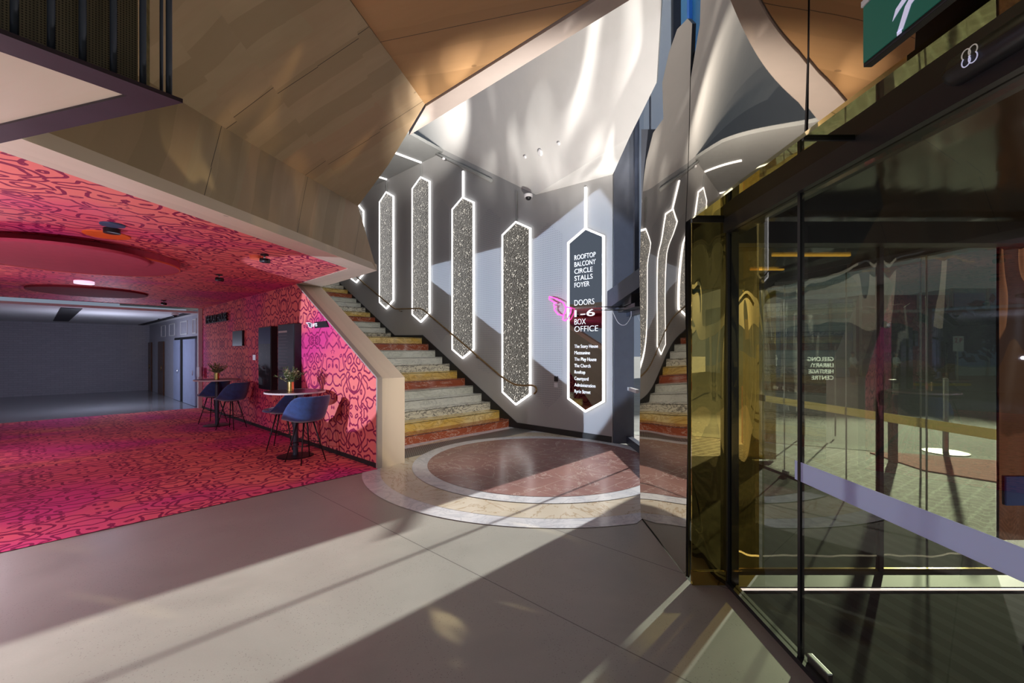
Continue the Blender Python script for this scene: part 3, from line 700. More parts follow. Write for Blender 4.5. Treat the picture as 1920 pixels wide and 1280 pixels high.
# door operator bracket in the window bay
t = thing('door_operator', 'dark steel box beam with rods and cables at the head of the corner window', 'door operator', loc=(2.0, 7.9, 2.4))
loc = Vector((2.0, 7.9, 2.4))
def sub(bm):
    for v in bm.verts: v.co -= loc
    return bm
bm = slab([Vector((1.72, 8.05, 2.46)), Vector((1.72, 8.05, 2.78)), Vector((2.02, 6.95, 3.02)), Vector((2.02, 6.95, 2.72))], (0.14, 0.05, 0))
mesh('housing', sub(bm), 'navy_steel', t)
mesh('motor', sub(box((1.95, 7.3, 2.48), (2.12, 7.9, 2.72), bevel=0.01)), 'black_metal', t)
mesh('bracket', sub(box((1.93, 7.0, 2.40), (2.16, 8.1, 2.46))), 'black_metal', t)
for dz in (0, 0.055): mesh('rod', sub(tube([(1.40, 7.6, 2.40+dz), (2.1, 7.6, 2.40+dz)], 0.008, 8)), 'black_metal', t)
mesh('cable', sub(tube(curve_pts([(1.75, 7.8, 2.42), (1.86, 7.8, 2.2), (1.98, 7.8, 2.16), (2.08, 7.8, 2.3), (2.08, 7.8, 2.45)]), 0.006, 6)), 'white_plastic', t)

# ================================================================ MIRRORED CLADDING
def wavy(poly, x0, name, label, amp, seedv, tilt=0.0, th=0.03, step=0.06):
    """sheet of polished metal in the plane x=x0, outline poly in (y,z), gently buckled"""
    ys = [p[0] for p in poly]; zs = [p[1] for p in poly]
    bm = bmesh.new(); vs = [bm.verts.new((0, y, z)) for y, z in poly]
    f = bm.faces.new(vs)
    y = min(ys)+step
    while y < max(ys):
        bmesh.ops.bisect_plane(bm, geom=bm.verts[:]+bm.edges[:]+bm.faces[:], plane_co=(0, y, 0), plane_no=(0, 1, 0)); y += step
    z = min(zs)+step
    while z < max(zs):
        bmesh.ops.bisect_plane(bm, geom=bm.verts[:]+bm.edges[:]+bm.faces[:], plane_co=(0, 0, z), plane_no=(0, 0, 1)); z += step
    zm = 2.6
    for v in bm.verts:
        y, z = v.co.y, v.co.z
        d = amp*(math.sin(1.9*y+1.3*z+seedv)*0.55+math.sin(3.3*z-1.1*y+seedv*2.1)*0.35+math.sin(4.6*y-0.8*z+seedv*0.7)*0.15)
        v.co.x = x0 + d + tilt*max(0.0, z-zm)
    bmesh.ops.recalc_face_normals(bm, faces=bm.faces)
    if bm.faces[0].normal.x > 0: bmesh.ops.reverse_faces(bm, faces=bm.faces)
    o = mesh(name, bm, ['mirror_silver', 'black_metal'], smooth=True, fixn=False)
    md = o.modifiers.new('thick', 'SOLIDIFY'); md.thickness = th; md.offset = -1; md.material_offset_rim = 1
    md = o.modifiers.new('split', 'EDGE_SPLIT'); md.split_angle = math.radians(40)
    return o
edge = [(4.55, 0.0), (4.55, 0.6), (4.54, 1.6), (4.56, 2.6), (4.615, 3.40), (4.50, 3.63), (4.29, 3.80), (3.99, 3.78), (4.05, 4.14), (3.9, 4.31), (3.71, 4.38), (3.47, 4.29), (3.36, 4.17)]
m1 = wavy([(3.36, 0.0)]+edge, 1.31, 'mirror_panel', '', 0.014, 0.6, 0.035)
tag(m1, 'tall buckled mirror panel standing on the floor, reflecting the marble stairs', 'mirror panel')
e2 = [(3.348, 2.67), (3.345, 3.75), (3.20, 4.05), (3.22, 4.40), (2.95, 5.2), (2.014, 5.2), (2.014, 2.67)]
m2 = wavy(e2, 1.31, 'mirror_panel', '', 0.014, 0.6, 0.035)
tag(m2, 'upper mirror panel above the glass entry, right of the tall floor standing panel', 'mirror panel')
m3 = wavy([(2.0, 2.67), (2.0, 4.6), (0.2, 4.6), (0.2, 2.67)], 1.31, 'mirror_panel', '', 0.014, 0.6, 0.035)
tag(m3, 'upper mirror panel at the right behind the green exit sign', 'mirror panel')
for y0, lab in ((3.352, 'black joint between the tall mirror panel and the upper panel'), (2.01, 'black joint left of the exit sign panel')):
    zt_ = 3.95 if y0 > 3 else 4.6; fx = lambda z: 1.322+0.035*max(0.0, z-2.6)
    bm = slab([Vector((fx(0), y0-0.006, 2.66 if y0 < 3 else 0.0)), Vector((fx(0), y0-0.006, 2.6 if y0 > 3 else 2.66)), Vector((fx(zt_), y0-0.006, zt_)), Vector((fx(zt_)+0.01, y0-0.006, zt_)), Vector((fx(0)+0.01, y0-0.006, 0.0 if y0 > 3 else 2.66))], (0, 0.012, 0)); struct(mesh('trim_18', bm, 'black_metal'), lab)

# soffit mirror between cladding and glass line
bm = bmesh.new(); add_poly(bm, [(1.31, -1.5, 2.66), (1.58, -1.5, 2.66), (1.58, 3.25, 2.66), (1.31, 3.25, 2.66)])
o = mesh('soffit_mirror', bm, 'mirror_soffit'); md = o.modifiers.new('thick', 'SOLIDIFY'); md.thickness = 0.02; md.offset = 1
tag(o, 'gold tinted mirror soffit strip above the glass entry, reflecting paving', 'mirror soffit')
bm = box((1.31, 2.0, 2.648), (1.58, 2.014, 2.66)); struct(mesh('trim_19', bm, 'black_metal'), 'black joint across the mirror soffit')

# ================================================================ GLASS AIRLOCK
XG, XF, YD = 1.58, 4.0, 3.40
# mats and sills
bm = bmesh.new(); add_poly(bm, [(XG, -4, 0.002), (XF+0.02, -4, 0.002), (3.97, 4.28, 0.002), (3.66, 7.2, 0.002), (2.3, 7.2, 0.002), (2.3, 5.7, 0.002), (1.60, 4.6, 0.002), (1.60, 3.3, 0.002)])
bmesh.ops.triangulate(bm, faces=bm.faces)
tag(mesh('entrance_mat', bm, 'entrance_matting'), 'long dark ribbed entrance matting inside the glass airlock', 'mat')
g = thing('glass_screen', 'tall clear glass screen of the entry airlock with black posts and pale safety band', 'glass screen', loc=(XG, 1, 0))
def g_(bm):
    for v in bm.verts: v.co -= Vector((XG, 1, 0))
    return bm
mesh('pane', g_(box((XG-0.006, 2.45, 0.03), (XG+0.006, 3.22, 2.56))), 'glass_entry', g)
mesh('pane', g_(box((XG-0.006, -2.0, 0.03), (XG+0.006, 2.43, 2.56))), 'glass_entry', g)
mesh('bottom_channel', g_(box((XG-0.03, -2.0, 0), (XG+0.03, 3.25, 0.03))), 'black_metal', g)
mesh('post', g_(box((XG-0.02, 3.22, 0), (XG+0.06, 3.29, 2.66))), 'black_metal', g)
mesh('joint', g_(box((XG-0.012, 2.425, 0.02), (XG+0.012, 2.447, 2.56))), 'black_metal', g)
mesh('head_beam', g_(box((XG-0.04, -2.0, 2.56), (XG+0.10, 3.29, 2.66))), 'black_metal', g)
mesh('safety_band', g_(box((XG-0.009, -2.0, 0.99), (XG-0.0065, 2.475, 1.095))), 'frosted_band', g)
mesh('patch_fitting', g_(box((XG+0.008, 2.24, 0.03), (XG+0.035, 2.40, 0.075), bevel=0.004)), 'steel', g)
# transom glass above beam is the soffit; gold return pane facing the camera
g2 = thing('gold_glass_panel', 'narrow gold tinted glass panel closing the end of the airlock beside the mirror', 'glass panel', loc=(1.44, 3.25, 0))
def h_(bm):
    for v in bm.verts: v.co -= Vector((1.44, 3.25, 0))
    return bm
mesh('pane', h_(box((1.31, 3.245, 0.10), (1.57, 3.255, 2.64))), 'glass_gold', g2)
mesh('base_rail', h_(box((1.31, 3.235, 0.0), (1.57, 3.265, 0.10))), 'mirror_gold', g2)
mesh('head_rail', h_(box((1.31, 3.235, 2.635), (1.57, 3.265, 2.665))), 'black_metal', g2)

# sliding door across the airlock
g3 = thing('sliding_door', 'black framed glass sliding door across the airlock with low track', 'sliding door', loc=(2.8, YD, 0))
def d_(bm):
    for v in bm.verts: v.co -= Vector((2.8, YD, 0))
    return bm
mesh('sill', d_(box((1.62, 3.19, 0.003), (3.95, 3.43, 0.012))), 'black_rubber', g3)
mesh('track_strip', d_(box((1.62, 3.158, 0.003), (3.95, 3.168, 0.014))), 'track_light', g3)
for x0, x1, mt in ((1.64, 1.90, 'glass_gold_far'), (1.93, 2.81, 'glass_entry_far'), (2.85, 3.72, 'glass_entry_far')):
    mesh('pane', d_(box((x0, 3.425, 0.03), (x1, 3.435, 2.5))), mt, g3)
for x0 in (1.615, 2.815): mesh('stile', d_(box((x0, 3.41, 0.012), (x0+0.032, 3.45, 2.5))), 'black_metal', g3)
mesh('bottom_rail', d_(box((1.62, 3.42, 0.012), (3.95, 3.44, 0.03))), 'brass', g3)
mesh('header', d_(box((1.62, 3.30, 2.5), (3.95, 3.46, 2.66))), 'black_metal', g3)
mesh('pane', d_(box((3.74, 3.42, 0.25), (3.98, 3.44, 2.6))), 'mirror_maroon', g3, label='dark red gold mirrored panel at the right')
# far glass wall to the street
g4 = thing('glass_facade', 'street side glass wall of the airlock with a gold safety band', 'glass facade', loc=(XF, 5, 0))
def f_(bm):
    for v in bm.verts: v.co -= Vector((XF, 5, 0))
    return bm
xf_ = lambda y: 3.97-0.106*(y-4.28)
def seg(y0, y1, z0, z1, t=0.006, off=0.0):
    return f_(slab([Vector((xf_(y0)+off, y0, z0)), Vector((xf_(y1)+off, y1, z0)), Vector((xf_(y1)+off, y1, z1)), Vector((xf_(y0)+off, y0, z1))], (t, 0, 0)))
YS = [3.47, 4.27, 5.17, 6.17, 6.95]
for y0, y1 in zip(YS[:-1], YS[1:]): mesh('pane', seg(y0+0.008, y1-0.008, 0.02, 2.62), 'glass_entry_far', g4)
for y in YS[1:4]: mesh('edge_joint', seg(y-0.007, y+0.007, 0.02, 2.62, 0.008), 'steel', g4)
mesh('safety_band', seg(3.47, 6.95, 0.96, 1.05, 0.004, -0.005), 'frosted_band_gold', g4)
mesh('threshold', seg(3.47, 6.98, 0.0, 0.02, 0.06, -0.03), 'black_metal', g4)
mesh('head_beam', seg(-2, 6.98, 2.62, 2.695, 0.10, -0.03), 'black_metal', g4)
for y in (4.27, 6.17): mesh('patch_fitting', seg(y-0.1, y+0.0, 0.02, 0.06, 0.03, -0.03), 'steel', g4)
# gold mirrored return at the far end of the airlock
bm = box((3.66, 7.0, 0.0), (4.15, 7.06, 2.66)); tag(mesh('mirror_panel', bm, 'mirror_gold'), 'rippled gold mirror panel at the far end of the airlock', 'mirror panel')
bm = box((2.3, 7.2, 0.0), (3.66, 7.26, 2.66)); struct(mesh('wall_airlock', bm, 'glass_clear'), 'clear glass end wall of the airlock')
# dark roof of the airlock
bm = slab([Vector((1.5, -4, 2.70)), Vector((4.1, -4, 2.70)), Vector((4.1, 7.2, 2.70)), Vector((2.3, 7.2, 2.70)), Vector((2.3, 5.8, 2.70)), Vector((1.5, 4.6, 2.70))], (0, 0, 0.1))
m = N('dark_gloss'); m.set((0.02, 0.017, 0.012), 0.12, 0.3, normal=m.bump(m.noise(m.map(m.coord(), (1, 0.3, 1)), 3, 2), 0.5, 0.02))
struct(mesh('ceiling', bm, 'dark_gloss'), 'dark glossy ceiling of the airlock')
k = 0
for y, x0, x1 in ((3.9, 2.4, 3.1), (4.6, 2.7, 3.5), (5.4, 2.9, 3.3), (4.1, 3.2, 3.7)):  # emissive strips added to imitate gold reflections, no lamps here
    bm = box((x0, y, 2.682), (x1, y+0.035, 2.70)); labs = ['amber strip light in the airlock ceiling, nearest the sliding door', 'amber strip light in the airlock ceiling, second from the sliding door', 'amber strip light in the airlock ceiling, farthest from the sliding door', 'amber strip light in the airlock ceiling, beside the street glass']
    tag(mesh('strip_light', bm, 'amber_lit'), labs[k], 'light', 'amber airlock lights'); k += 1

# exit sign, hung parallel to the mirror cladding
XS = 1.22
def ex(px, py): p = on_x(px, py, XS); return p
p = [ex(1618, 127), ex(1614, 22)]
y1 = p[0].y; zb, zt = p[0].z, p[0].z+0.21
y0 = y1-0.42
t = thing('exit_sign', 'green running man exit sign hanging in front of the mirror cladding', 'exit sign', loc=(XS, y1-0.21, zb))
def e_(bm):
    for v in bm.verts: v.co -= Vector((XS, y1-0.21, zb))
    return bm
mesh('housing', e_(box((XS, y0, zb), (XS+0.03, y1, zt), bevel=0.003)), 'black_metal', t)
mesh('face', e_(box((XS-0.004, y0+0.012, zb+0.012), (XS-0.0005, y1-0.006, zt-0.006))), 'exit_green', t)
fig = bmesh.new()
def flat(pts):
    P = [Vector((XS-0.006, y1-0.42*a, zb+0.21*b)) for a, b in pts]
    b2 = slab(P, (0.0015, 0, 0)); me = bpy.data.meshes.new('tmp'); b2.to_mesh(me); b2.free(); fig.from_mesh(me); bpy.data.meshes.remove(me)
flat([(0.30, 0.32), (0.36, 0.40), (0.46, 0.50), (0.52, 0.62), (0.46, 0.68), (0.42, 0.56), (0.33, 0.46)])
flat([(0.34, 0.08), (0.39, 0.08), (0.46, 0.34), (0.60, 0.46), (0.56, 0.60), (0.47, 0.48), (0.41, 0.38)])
flat([(0.46, 0.48), (0.58, 0.48), (0.60, 0.80), (0.50, 0.80)])
flat([(0.60, 0.74), (0.70, 0.62), (0.73, 0.66), (0.62, 0.80)]); flat([(0.40, 0.64), (0.50, 0.76), (0.48, 0.80), (0.37, 0.68)])
flat([(0.54+0.05*math.cos(a*PI/5), 0.90+0.09*math.sin(a*PI/5)) for a in range(10)])
flat([(0.34, 0.04), (0.38, 0.04), (0.38, 0.10), (0.34, 0.10)])
mesh('running_figure', e_(fig), 'exit_white', t)
mesh('bracket', e_(box((XS-0.004, y1-0.03, zt), (XS+0.034, y1+0.004, zt+0.02))), 'white_plastic', t)
mesh('hanger', e_(tube([(XS+0.015, y1-0.21, zt), (XS+0.015, y1-0.21, ZT)], 0.006, 8)), 'black_metal', t)

# motion sensor on the beam
t = thing('motion_sensor', 'long black rounded motion sensor on the head beam of the glass entry', 'sensor', loc=(1.54, 1.2, 2.66))
bm = bmesh.new(); add_tube(bm, [(0, 0.37, 0.0), (0, 0.36, 0.0), (0, 0.33, 0), (0, -0.5, 0)], 0.05, 16, radii=[0.012, 0.03, 0.05, 0.05])
for v in bm.verts: v.co.x = v.co.x*0.8-0.01
mesh('housing', bm, 'black_metal', t, smooth=True)
bm = bmesh.new()
for dy in (0.0, 0.022):
    n = 20
    add_tube(bm, [(-0.052, 0.26-dy+0.014*math.cos(2*PI*k/n), -0.012+0.016*math.sin(2*PI*k/n)) for k in range(n+1)], 0.0018, 5, cap=False)
mesh('ring_logo', bm, 'exit_white', t)

# ================================================================ STAIRS
st = thing('staircase', 'wide marble staircase with red, gold, black veined, white and grey treads', 'staircase', loc=L(2.17, S0))
stl = L(2.17, S0)
order = ['marble_red', 'marble_gold', 'marble_black_vein', 'marble_white', 'marble_grey']
labs = {'marble_red': 'red marble step', 'marble_gold': 'golden onyx step', 'marble_black_vein': 'white marble step with black veins', 'marble_white': 'plain white marble step', 'marble_grey': 'grey green marble step'}
R, T = 0.172, 0.30
for i in range(24):
    if i < 12: s0 = S0+T*i; s1 = s0+T; 
    else: s0 = S0+4.87+T*(i-12); s1 = s0+T
    if i == 11: s1 = S0+4.87
    if i == 23: s1 = s0+2.2
    z1 = R*(i+1); z0 = max(0.0, z1-0.30) if i else 0
    idx = i % 5
    if i >= 12: idx = (i) % 5
    mt = order[idx]
    bm = box((0.452, s0, z0), (WW-0.022, s1+0.03, z1), Wl)
    for v in bm.verts: v.co -= stl
    o = mesh('step', bm, mt, st, label=labs[mt])
    bm = box((0.452, s0-0.006, z1-0.022), (WW-0.022, s0+0.0, z1-0.012), Wl)
    for v in bm.verts: v.co -= stl
    mesh('nosing', bm, 'nosing', o)

# handrail
t = thing('handrail', 'bronze tube handrail fixed to the gallery wall, curled at its foot', 'handrail', loc=L(WW, S0))
hl = L(WW, S0); rw = WW-0.09
rp = [(-0.80, 0.80), (-0.86, 0.86), (-0.84, 0.94), (-0.72, 0.975), (-0.5, 0.96), (-0.2, 0.98), (0.2, 1.14), (1.27, 1.76), (3.10, 2.80), (3.3, 2.87), (4.5, 2.93), (4.72, 3.02), (7.33, 4.40), (9.5, 5.6)]
path = [L(rw, s_of(a), b)-hl for a, b in rp]
pp = curve_pts(path[:7], 5)+path[7:]
mesh('rail', tube(pp, 0.021, 12), 'bronze', t, smooth=True)
for a, b in ((0.1, 1.09), (1.0, 1.60), (2.0, 2.17), (2.9, 2.68), (3.5, 2.88), (4.3, 2.92), (5.2, 3.27), (6.4, 3.90)):
    q = L(rw, s_of(a), b)-hl; q2 = L(WW, s_of(a), b-0.07)-hl
    mesh('bracket', tube([q, q+Vector((0, 0, -0.06)), q2], 0.009, 8), 'bronze', t)

# ================================================================ LED HEXAGON PANELS
def panel(l, r, yl, yr, ap, bl, tipy, label, mat, stem=None, first=False):
    """pixel readings of one panel on the wall plane -> real coordinates on that plane"""
    w = WW-0.05
    sl = on_w(l, 600, w)[0]; sr = on_w(r, 600, w)[0]; sm = (sl+sr)/2
    zsh = (on_w(l, yl, w)[1]+on_w(r, yr, w)[1])/2; zap = on_w((l+r)/2, ap, w)[1]
    zb = on_w(l, bl, w)[1]; zb = (zb+on_w(r, bl-1, w)[1])/2; ztp = on_w((l+r)/2, tipy, w)[1]
    c = L(w, sm, (zsh+zb)/2)
    t = thing('light_panel', label, 'wall panel', 'hexagonal wall panels by the stairs', loc=c)
    hx = [(sl, zb), (sm, ztp), (sr, zb), (sr, zsh), (sm, zap), (sl, zsh)]
    bm = slab([L(w+0.012, s, z)-c for s, z in hx], V*0.038); mesh('backing', bm, 'black_metal', t)
    bm = slab([L(w+0.006, s, z)-c for s, z in hx], V*0.005); mesh('mirror', bm, mat, t)
    bm = bmesh.new(); hw = 0.018
    cen = (sm, (zsh+zb)/2); n = 6
    def off(i, d):
        p0 = Vector(hx[i-1]); p1 = Vector(hx[i]); p2 = Vector(hx[(i+1) % n])
        a = (p1-p0).normalized(); b = (p2-p1).normalized()
        na = Vector((a.y, -a.x)); nb = Vector((b.y, -b.x))
        if na.dot(Vector(cen)-p1) > 0: na = -na
        if nb.dot(Vector(cen)-p1) > 0: nb = -nb
        m_ = (na+nb).normalized(); return p1+m_*(d/max(0.3, m_.dot(na)))
    prev = None; rings = []
    for i in range(n):
        a = off(i, -hw); b = off(i, hw)
        rings.append([bm.verts.new(L(ww, q.x, q.y)-c) for ww, q in ((w-0.01, a), (w-0.01, b), (w+0.03, b), (w+0.03, a))])
    for i in range(n):
        A, B = rings[i], rings[(i+1) % n]
        for k in range(4): bm.faces.new((A[k], A[(k+1) % 4], B[(k+1) % 4], B[k]))
    mesh('led_outline', bm, 'led_white', t)
    if stem:
        py, lit = stem; z2 = on_w((l+r)/2, py, w)[1]; rr = 0.022 if lit else 0.012
        bm = bmesh.new(); add_box(bm, (w, sm-rr, zap+0.02), (w+0.03, sm+rr, z2), 0, lambda a, b, c_: L(a, b, c_)-c)
        mesh('stem', bm, 'led_white' if lit else 'plaster_grey', t)
    return t, sm, zap, c
labs6 = ['hexagonal speckled panel outlined in white light, farthest upstairs and partly hidden by plywood', 'slim hexagonal speckled panel outlined in white light, fourth from the directory sign', 'hexagonal speckled panel outlined in white light, third from the directory sign, on an unlit stem', 'hexagonal speckled panel with a lit white stem, second from the directory sign', 'widest speckled hexagonal panel, directly left of the directory sign above the rail end']
panel(655, 681, 410, 393, 379, 517, 529, labs6[0], 'hammered_glass')
t2, sm2, _, c2 = panel(711.5, 737, 380, 367, 360, 565, 578, labs6[1], 'hammered_glass', (340, False))
t3, sm3, _, c3 = panel(773, 805, 354, 340, 332, 588, 603, labs6[2], 'hammered_glass', (306, False))
panel(848, 887.5, 393, 379, 370, 655, 671, labs6[3], 'hammered_glass', (320, True))
panel(942, 993.5, 441, 428, 416, 737, 758, labs6[4], 'hammered_glass', (358, False))
for sm_, lab in ((sm3, 'white light strip in the grey upper ceiling above the third panel'), (sm2, 'white light strip in the grey upper ceiling above the fourth panel')):
    bm = box((WW-1.4, sm_-0.022, 6.87), (WW-0.03, sm_+0.022, 6.9), Wl); tag(mesh('ceiling_light_strip', bm, 'led_white'), lab, 'light strip')
td, smd, zapd, cd = panel(1065.5, 1131, 455, 443, 428, 750, 771, 'directory sign, dark mirrored hexagon with white lettering and a lit stem', 'mirror_directory', (350, True))
td['category'] = 'directory sign'; del td['group']; td.name = 'directory_sign'

RM = Matrix(((-U.x, 0, -V.x), (-U.y, 0, -V.y), (0, 1, 0))).to_4x4()
def wall_text(body, x0, x1, ybase, h_px, parent, pc, bold=0.0, mat='lettering', w=WW-0.05, real_w=True, name='lettering'):
    s0, z0 = on_w(x0, ybase, w); s1, z1 = on_w(x1, ybase, w)
    _, zt_ = on_w(x0, ybase-h_px, w)
    me = text_mesh(body, zt_-z0, abs(s1-s0), 0.001, bold); me.transform(RM)
    o = link(name, me, mat, parent); o.location = L(w, s0, z0)-pc; return o
for body, x1, yb in (('ROOFTOP', 1116.5, 487.5), ('BALCONY', 1116.5, 500.5), ('CIRCLE', 1111, 513.5), ('STALLS', 1111, 526.5), ('FOYER', 1105, 539)):
    wall_text(body, 1077, x1, yb, 9.3, td, cd, -0.004)
wall_text('DOORS', 1077, 1114, 573, 11, td, cd, -0.012)
wall_text('1-6', 1077, 1115, 594, 13.0, td, cd, 0.008)
wall_text('BOX', 1077, 1098, 608.5, 11, td, cd, -0.012); wall_text('OFFICE', 1077, 1121, 622, 11, td, cd, -0.012)
for body, x1, yb in (('The Story House', 1121, 652), ('Mezzanine', 1106, 664), ('The Play House', 1118, 676), ('The Church', 1107, 688), ('Rooftop', 1097, 700), ('Courtyard', 1103, 712), ('Administration', 1116, 724), ('Ryrie Street', 1107, 736)):
    wall_text(body, 1077, x1, yb, 6.5, td, cd, 0.0)
# neon hand
hw_ = WW-0.10
hp = [(1030, 556), (1044, 560), (1056, 567), (1061, 577), (1059, 586), (1055, 591), (1046, 589), (1040, 581), (1039, 577), (1043, 575), (1038, 573), (1039, 569), (1044, 568), (1038, 566), (1030, 561), (1030, 556)]
hc = L(hw_, *on_w(1048, 575, hw_))
t = thing('neon_hand_sign', 'pink neon pointing hand beside the directory sign', 'neon sign', loc=hc)
def wp(px, py, w=hw_): s, z = on_w(px, py, w); return L(w, s, z)-hc
mesh('neon_tube', tube([wp(*q) for q in hp], 0.013, 8), 'neon_pink', t, smooth=True)
cf = [(1062, 575), (1071, 578), (1070, 586), (1064, 598), (1059, 601), (1055, 599), (1057, 590), (1062, 575)]
mesh('neon_cuff', tube([wp(*q) for q in cf], 0.013, 8), 'neon_pink', t, smooth=True)

def wall_box(name, label, cat, px0, px1, py0, py1, w0, depth, mat, parent=None, bev=0.0):
    """box standing proud of the plane w=w0 by depth towards the camera"""
    w = w0-depth
    sA, z1 = on_w(px0, py0, w); sB, z0 = on_w(px1, py1, w)
    bm = box((w, min(sA, sB), z0), (w0, max(sA, sB), z1), Wl, bev)
    o = mesh(name, bm, mat, parent)
    if label: tag(o, label, cat)
    return o, (min(sA, sB), max(sA, sB), z0, z1, w)
wall_box('intercom', 'small black card reader on the gallery wall left of the directory sign', 'card reader', 1039, 1045, 705, 715, WW, 0.03, 'black_metal')
wall_box('wall_switch', 'small white switch plate under the card reader', 'switch', 1039, 1045, 717, 726, WW, 0.015, 'white_plastic')

# dome cameras
def dome(name, c, label, r=0.07, white=True):
    t = thing(name, label, 'security camera', loc=c)
    mesh('mount', lathe([(0, 0), (r, 0), (r, -0.05), (r*0.85, -0.06), (0, -0.06)], 24), 'white_plastic' if white else 'black_metal', t, smooth=False)
    prof = [(r*0.7*math.cos(a), -0.06-r*0.7*math.sin(a)) for a in [k*PI/16 for k in range(9)]]
    mesh('dome', lathe(prof, 24), 'black_metal', t, smooth=True)
p = L(WW-0.18, s_of(-0.72), 5.0); dome('dome_camera', p, 'white dome camera with black eye where the white ceilings meet', 0.09)
dome('dome_camera', L(-0.6, 10.3, 2.81), 'small white dome camera at the entrance of the far hall', 0.09)
# detectors on the white ceiling
for px, py, lab, r in ((1013, 286, 'round smoke detector on the white ceiling, middle of three', 0.07), (985, 294, 'small sprinkler head on the white ceiling left of the smoke detector', 0.035), (1048, 269, 'small sprinkler head on the white ceiling right of the smoke detector', 0.035)):
    c = onF1(px, py); nrm = Vector((-gx, -gy, 1)).normalized()*-1
    bm = lathe([(0, 0.03), (r*0.6, 0.03), (r, 0.012), (r, 0.0), (0, 0)], 20)
    q = nrm.to_track_quat('Z', 'Y').to_matrix().to_4x4(); bm.transform(q)
    o = mesh('smoke_detector' if r > 0.05 else 'sprinkler', bm, 'white_plastic'); o.location = c; tag(o, lab, 'detector' if r > 0.05 else 'sprinkler')
p = on_w(838, 299, WW-0.1); bm = lathe([(0, 0), (0.04, 0), (0.04, -0.03), (0, -0.05)], 16); o = mesh('sprinkler', bm, 'white_plastic'); o.location = L(WW-0.2, p[0], p[1]); tag(o, 'small sprinkler head on the grey cornice above the lit stem', 'sprinkler')

# ================================================================ BALCONY corner
ZB = 2.955
bt = on_z(343, 193, ZB); be = on_z(45, 259, ZB); bl = on_z(-40, 47, ZB); bi = on_z(238, 180, ZB); bj = on_z(-5, 237, ZB); bk = on_z(-40, 83, ZB)
b = thing('balcony', 'upper balcony corner with violet black frame, blue bars and a perforated bronze screen', 'balcony', loc=(bt.x, bt.y, ZB))
B0 = Vector((bt.x, bt.y, ZB))
def b_(bm):
    for v in bm.verts: v.co -= B0
    return bm
bk2 = be + (be-bt).normalized()*0.35
bm = b_(slab([bt, be, bk2, bj, bi, bk, bl], (0, 0, 0.02))); mesh('frame', bm, 'frame_violet', b)
bm = slab([bi+Vector((0, 0, 0.012)), bj+Vector((0, 0, 0.012)), Vector((-3.4, 2.2, ZB+0.012)), bk+Vector((0, 0, 0.012))], (0, 0, 0.05)); bm.normal_update(); setuv(bm, facet_uv((bj-bi)))
mesh('underside', b_(bm), 'plywood_pale', b, label='pale plywood inset under the balcony')
dl = (bl-bt).normalized(); nb = Vector((-dl.y, dl.x, 0))
if nb.y < 0: nb = -nb
nb = -nb if (be-bt).dot(nb) < 0 else nb
for px in (317, 268, 212.5, 155, 96, 27, -30):
    d = Vector(((px-960)/F, 1.0)); # point of the front edge seen at this bearing
    a = Vector((bt.x, bt.y))+Vector((nb.x, nb.y))*0.035; e_dir = Vector((dl.x, dl.y))
    k = (a.x-d.x*a.y)/(d.x*e_dir.y-e_dir.x); q = a+e_dir*k
    bm = tube([(q.x, q.y, ZB+0.02), (q.x, q.y, ZB+2.2)], 0.0135, 12); mesh('bar', b_(bm), 'navy_steel', b, smooth=True)
a = Vector((bt.x, bt.y, 0))+nb*0.10
s1_ = a+dl*0.155; s2_ = a+dl*1.2
bm = slab([Vector((s1_.x, s1_.y, ZB+0.02)), Vector((s2_.x, s2_.y, ZB+0.02)), Vector((s2_.x, s2_.y, ZB+2.2)), Vector((s1_.x, s1_.y, ZB+2.2))], nb*0.01)
bm.normal_update(); setuv(bm, lambda co, f: (co.dot(dl), co.z)); mesh('perforated_screen', b_(bm), 'perforated_bronze', b)
q = a+dl*0.125
bm = box((-0.012, -0.012, ZB+0.02), (0.012, 0.012, ZB+2.2), lambda x, y, z: (q.x+x, q.y+y, z)); mesh('screen_post', b_(bm), 'leaf_dry', b)
q = a+dl*0.06
bm = tube([(q.x, q.y, ZB+0.02), (q.x, q.y, ZB+2.2)], 0.008, 10); mesh('bar', b_(bm), 'navy_steel', b)

# ================================================================ LOUNGE CEILING FITTINGS
def disc(name, c, r, z0, z1, mat, label, cat, rim=None):
    t = None
    if rim:
        t = thing(name, label, cat, loc=(c[0], c[1], z0))
        mesh('panel', lathe([(0, 0), (r-0.012, 0), (r-0.004, 0.012), (r-0.004, z1-z0), (0, z1-z0)], 64), mat, t)
        mesh('rim', lathe([(r-0.012, -0.004), (r, -0.004), (r, 0.016), (r-0.004, 0.016), (r-0.012, -0.004)], 64), rim, t)
        return t
    o = mesh(name, lathe([(0, 0), (r*0.98, 0), (r, 0.005), (r, z1-z0), (0, z1-z0)], 48), mat); o.location = (c[0], c[1], z0); tag(o, label, cat); return o
disc('ceiling_disc', (-5.75, 5.85), 1.12, 2.87, 2.97, 'disc_pink', 'large pink felt ceiling disc with a glowing orange rim', 'acoustic disc', 'disc_rim')
disc('ceiling_disc', (-5.35, 5.35), 0.78, 2.83, 2.866, 'disc_pink', 'smaller pink felt disc fixed under the large pink one', 'acoustic disc')
disc('ceiling_disc', (-8.95, 9.45), 0.95, 2.93, 2.97, 'disc_maroon', 'dark maroon ceiling disc near the far hall', 'acoustic disc')
disc('ceiling_disc', (-4.42, 4.86), 0.20, 2.96, 2.97, 'disc_orange', 'bright orange small disc in front of the large pink disc', 'acoustic disc')
disc('ceiling_disc', (-4.0, 4.46), 0.10, 2.955, 2.97, 'disc_blue', 'small slate blue ceiling disc nearest the plywood edge', 'acoustic disc')
disc('ceiling_speaker', (-4.15, 4.62), 0.07, 2.92, 2.97, 'black_metal', 'small black round speaker between the blue and orange discs', 'speaker')
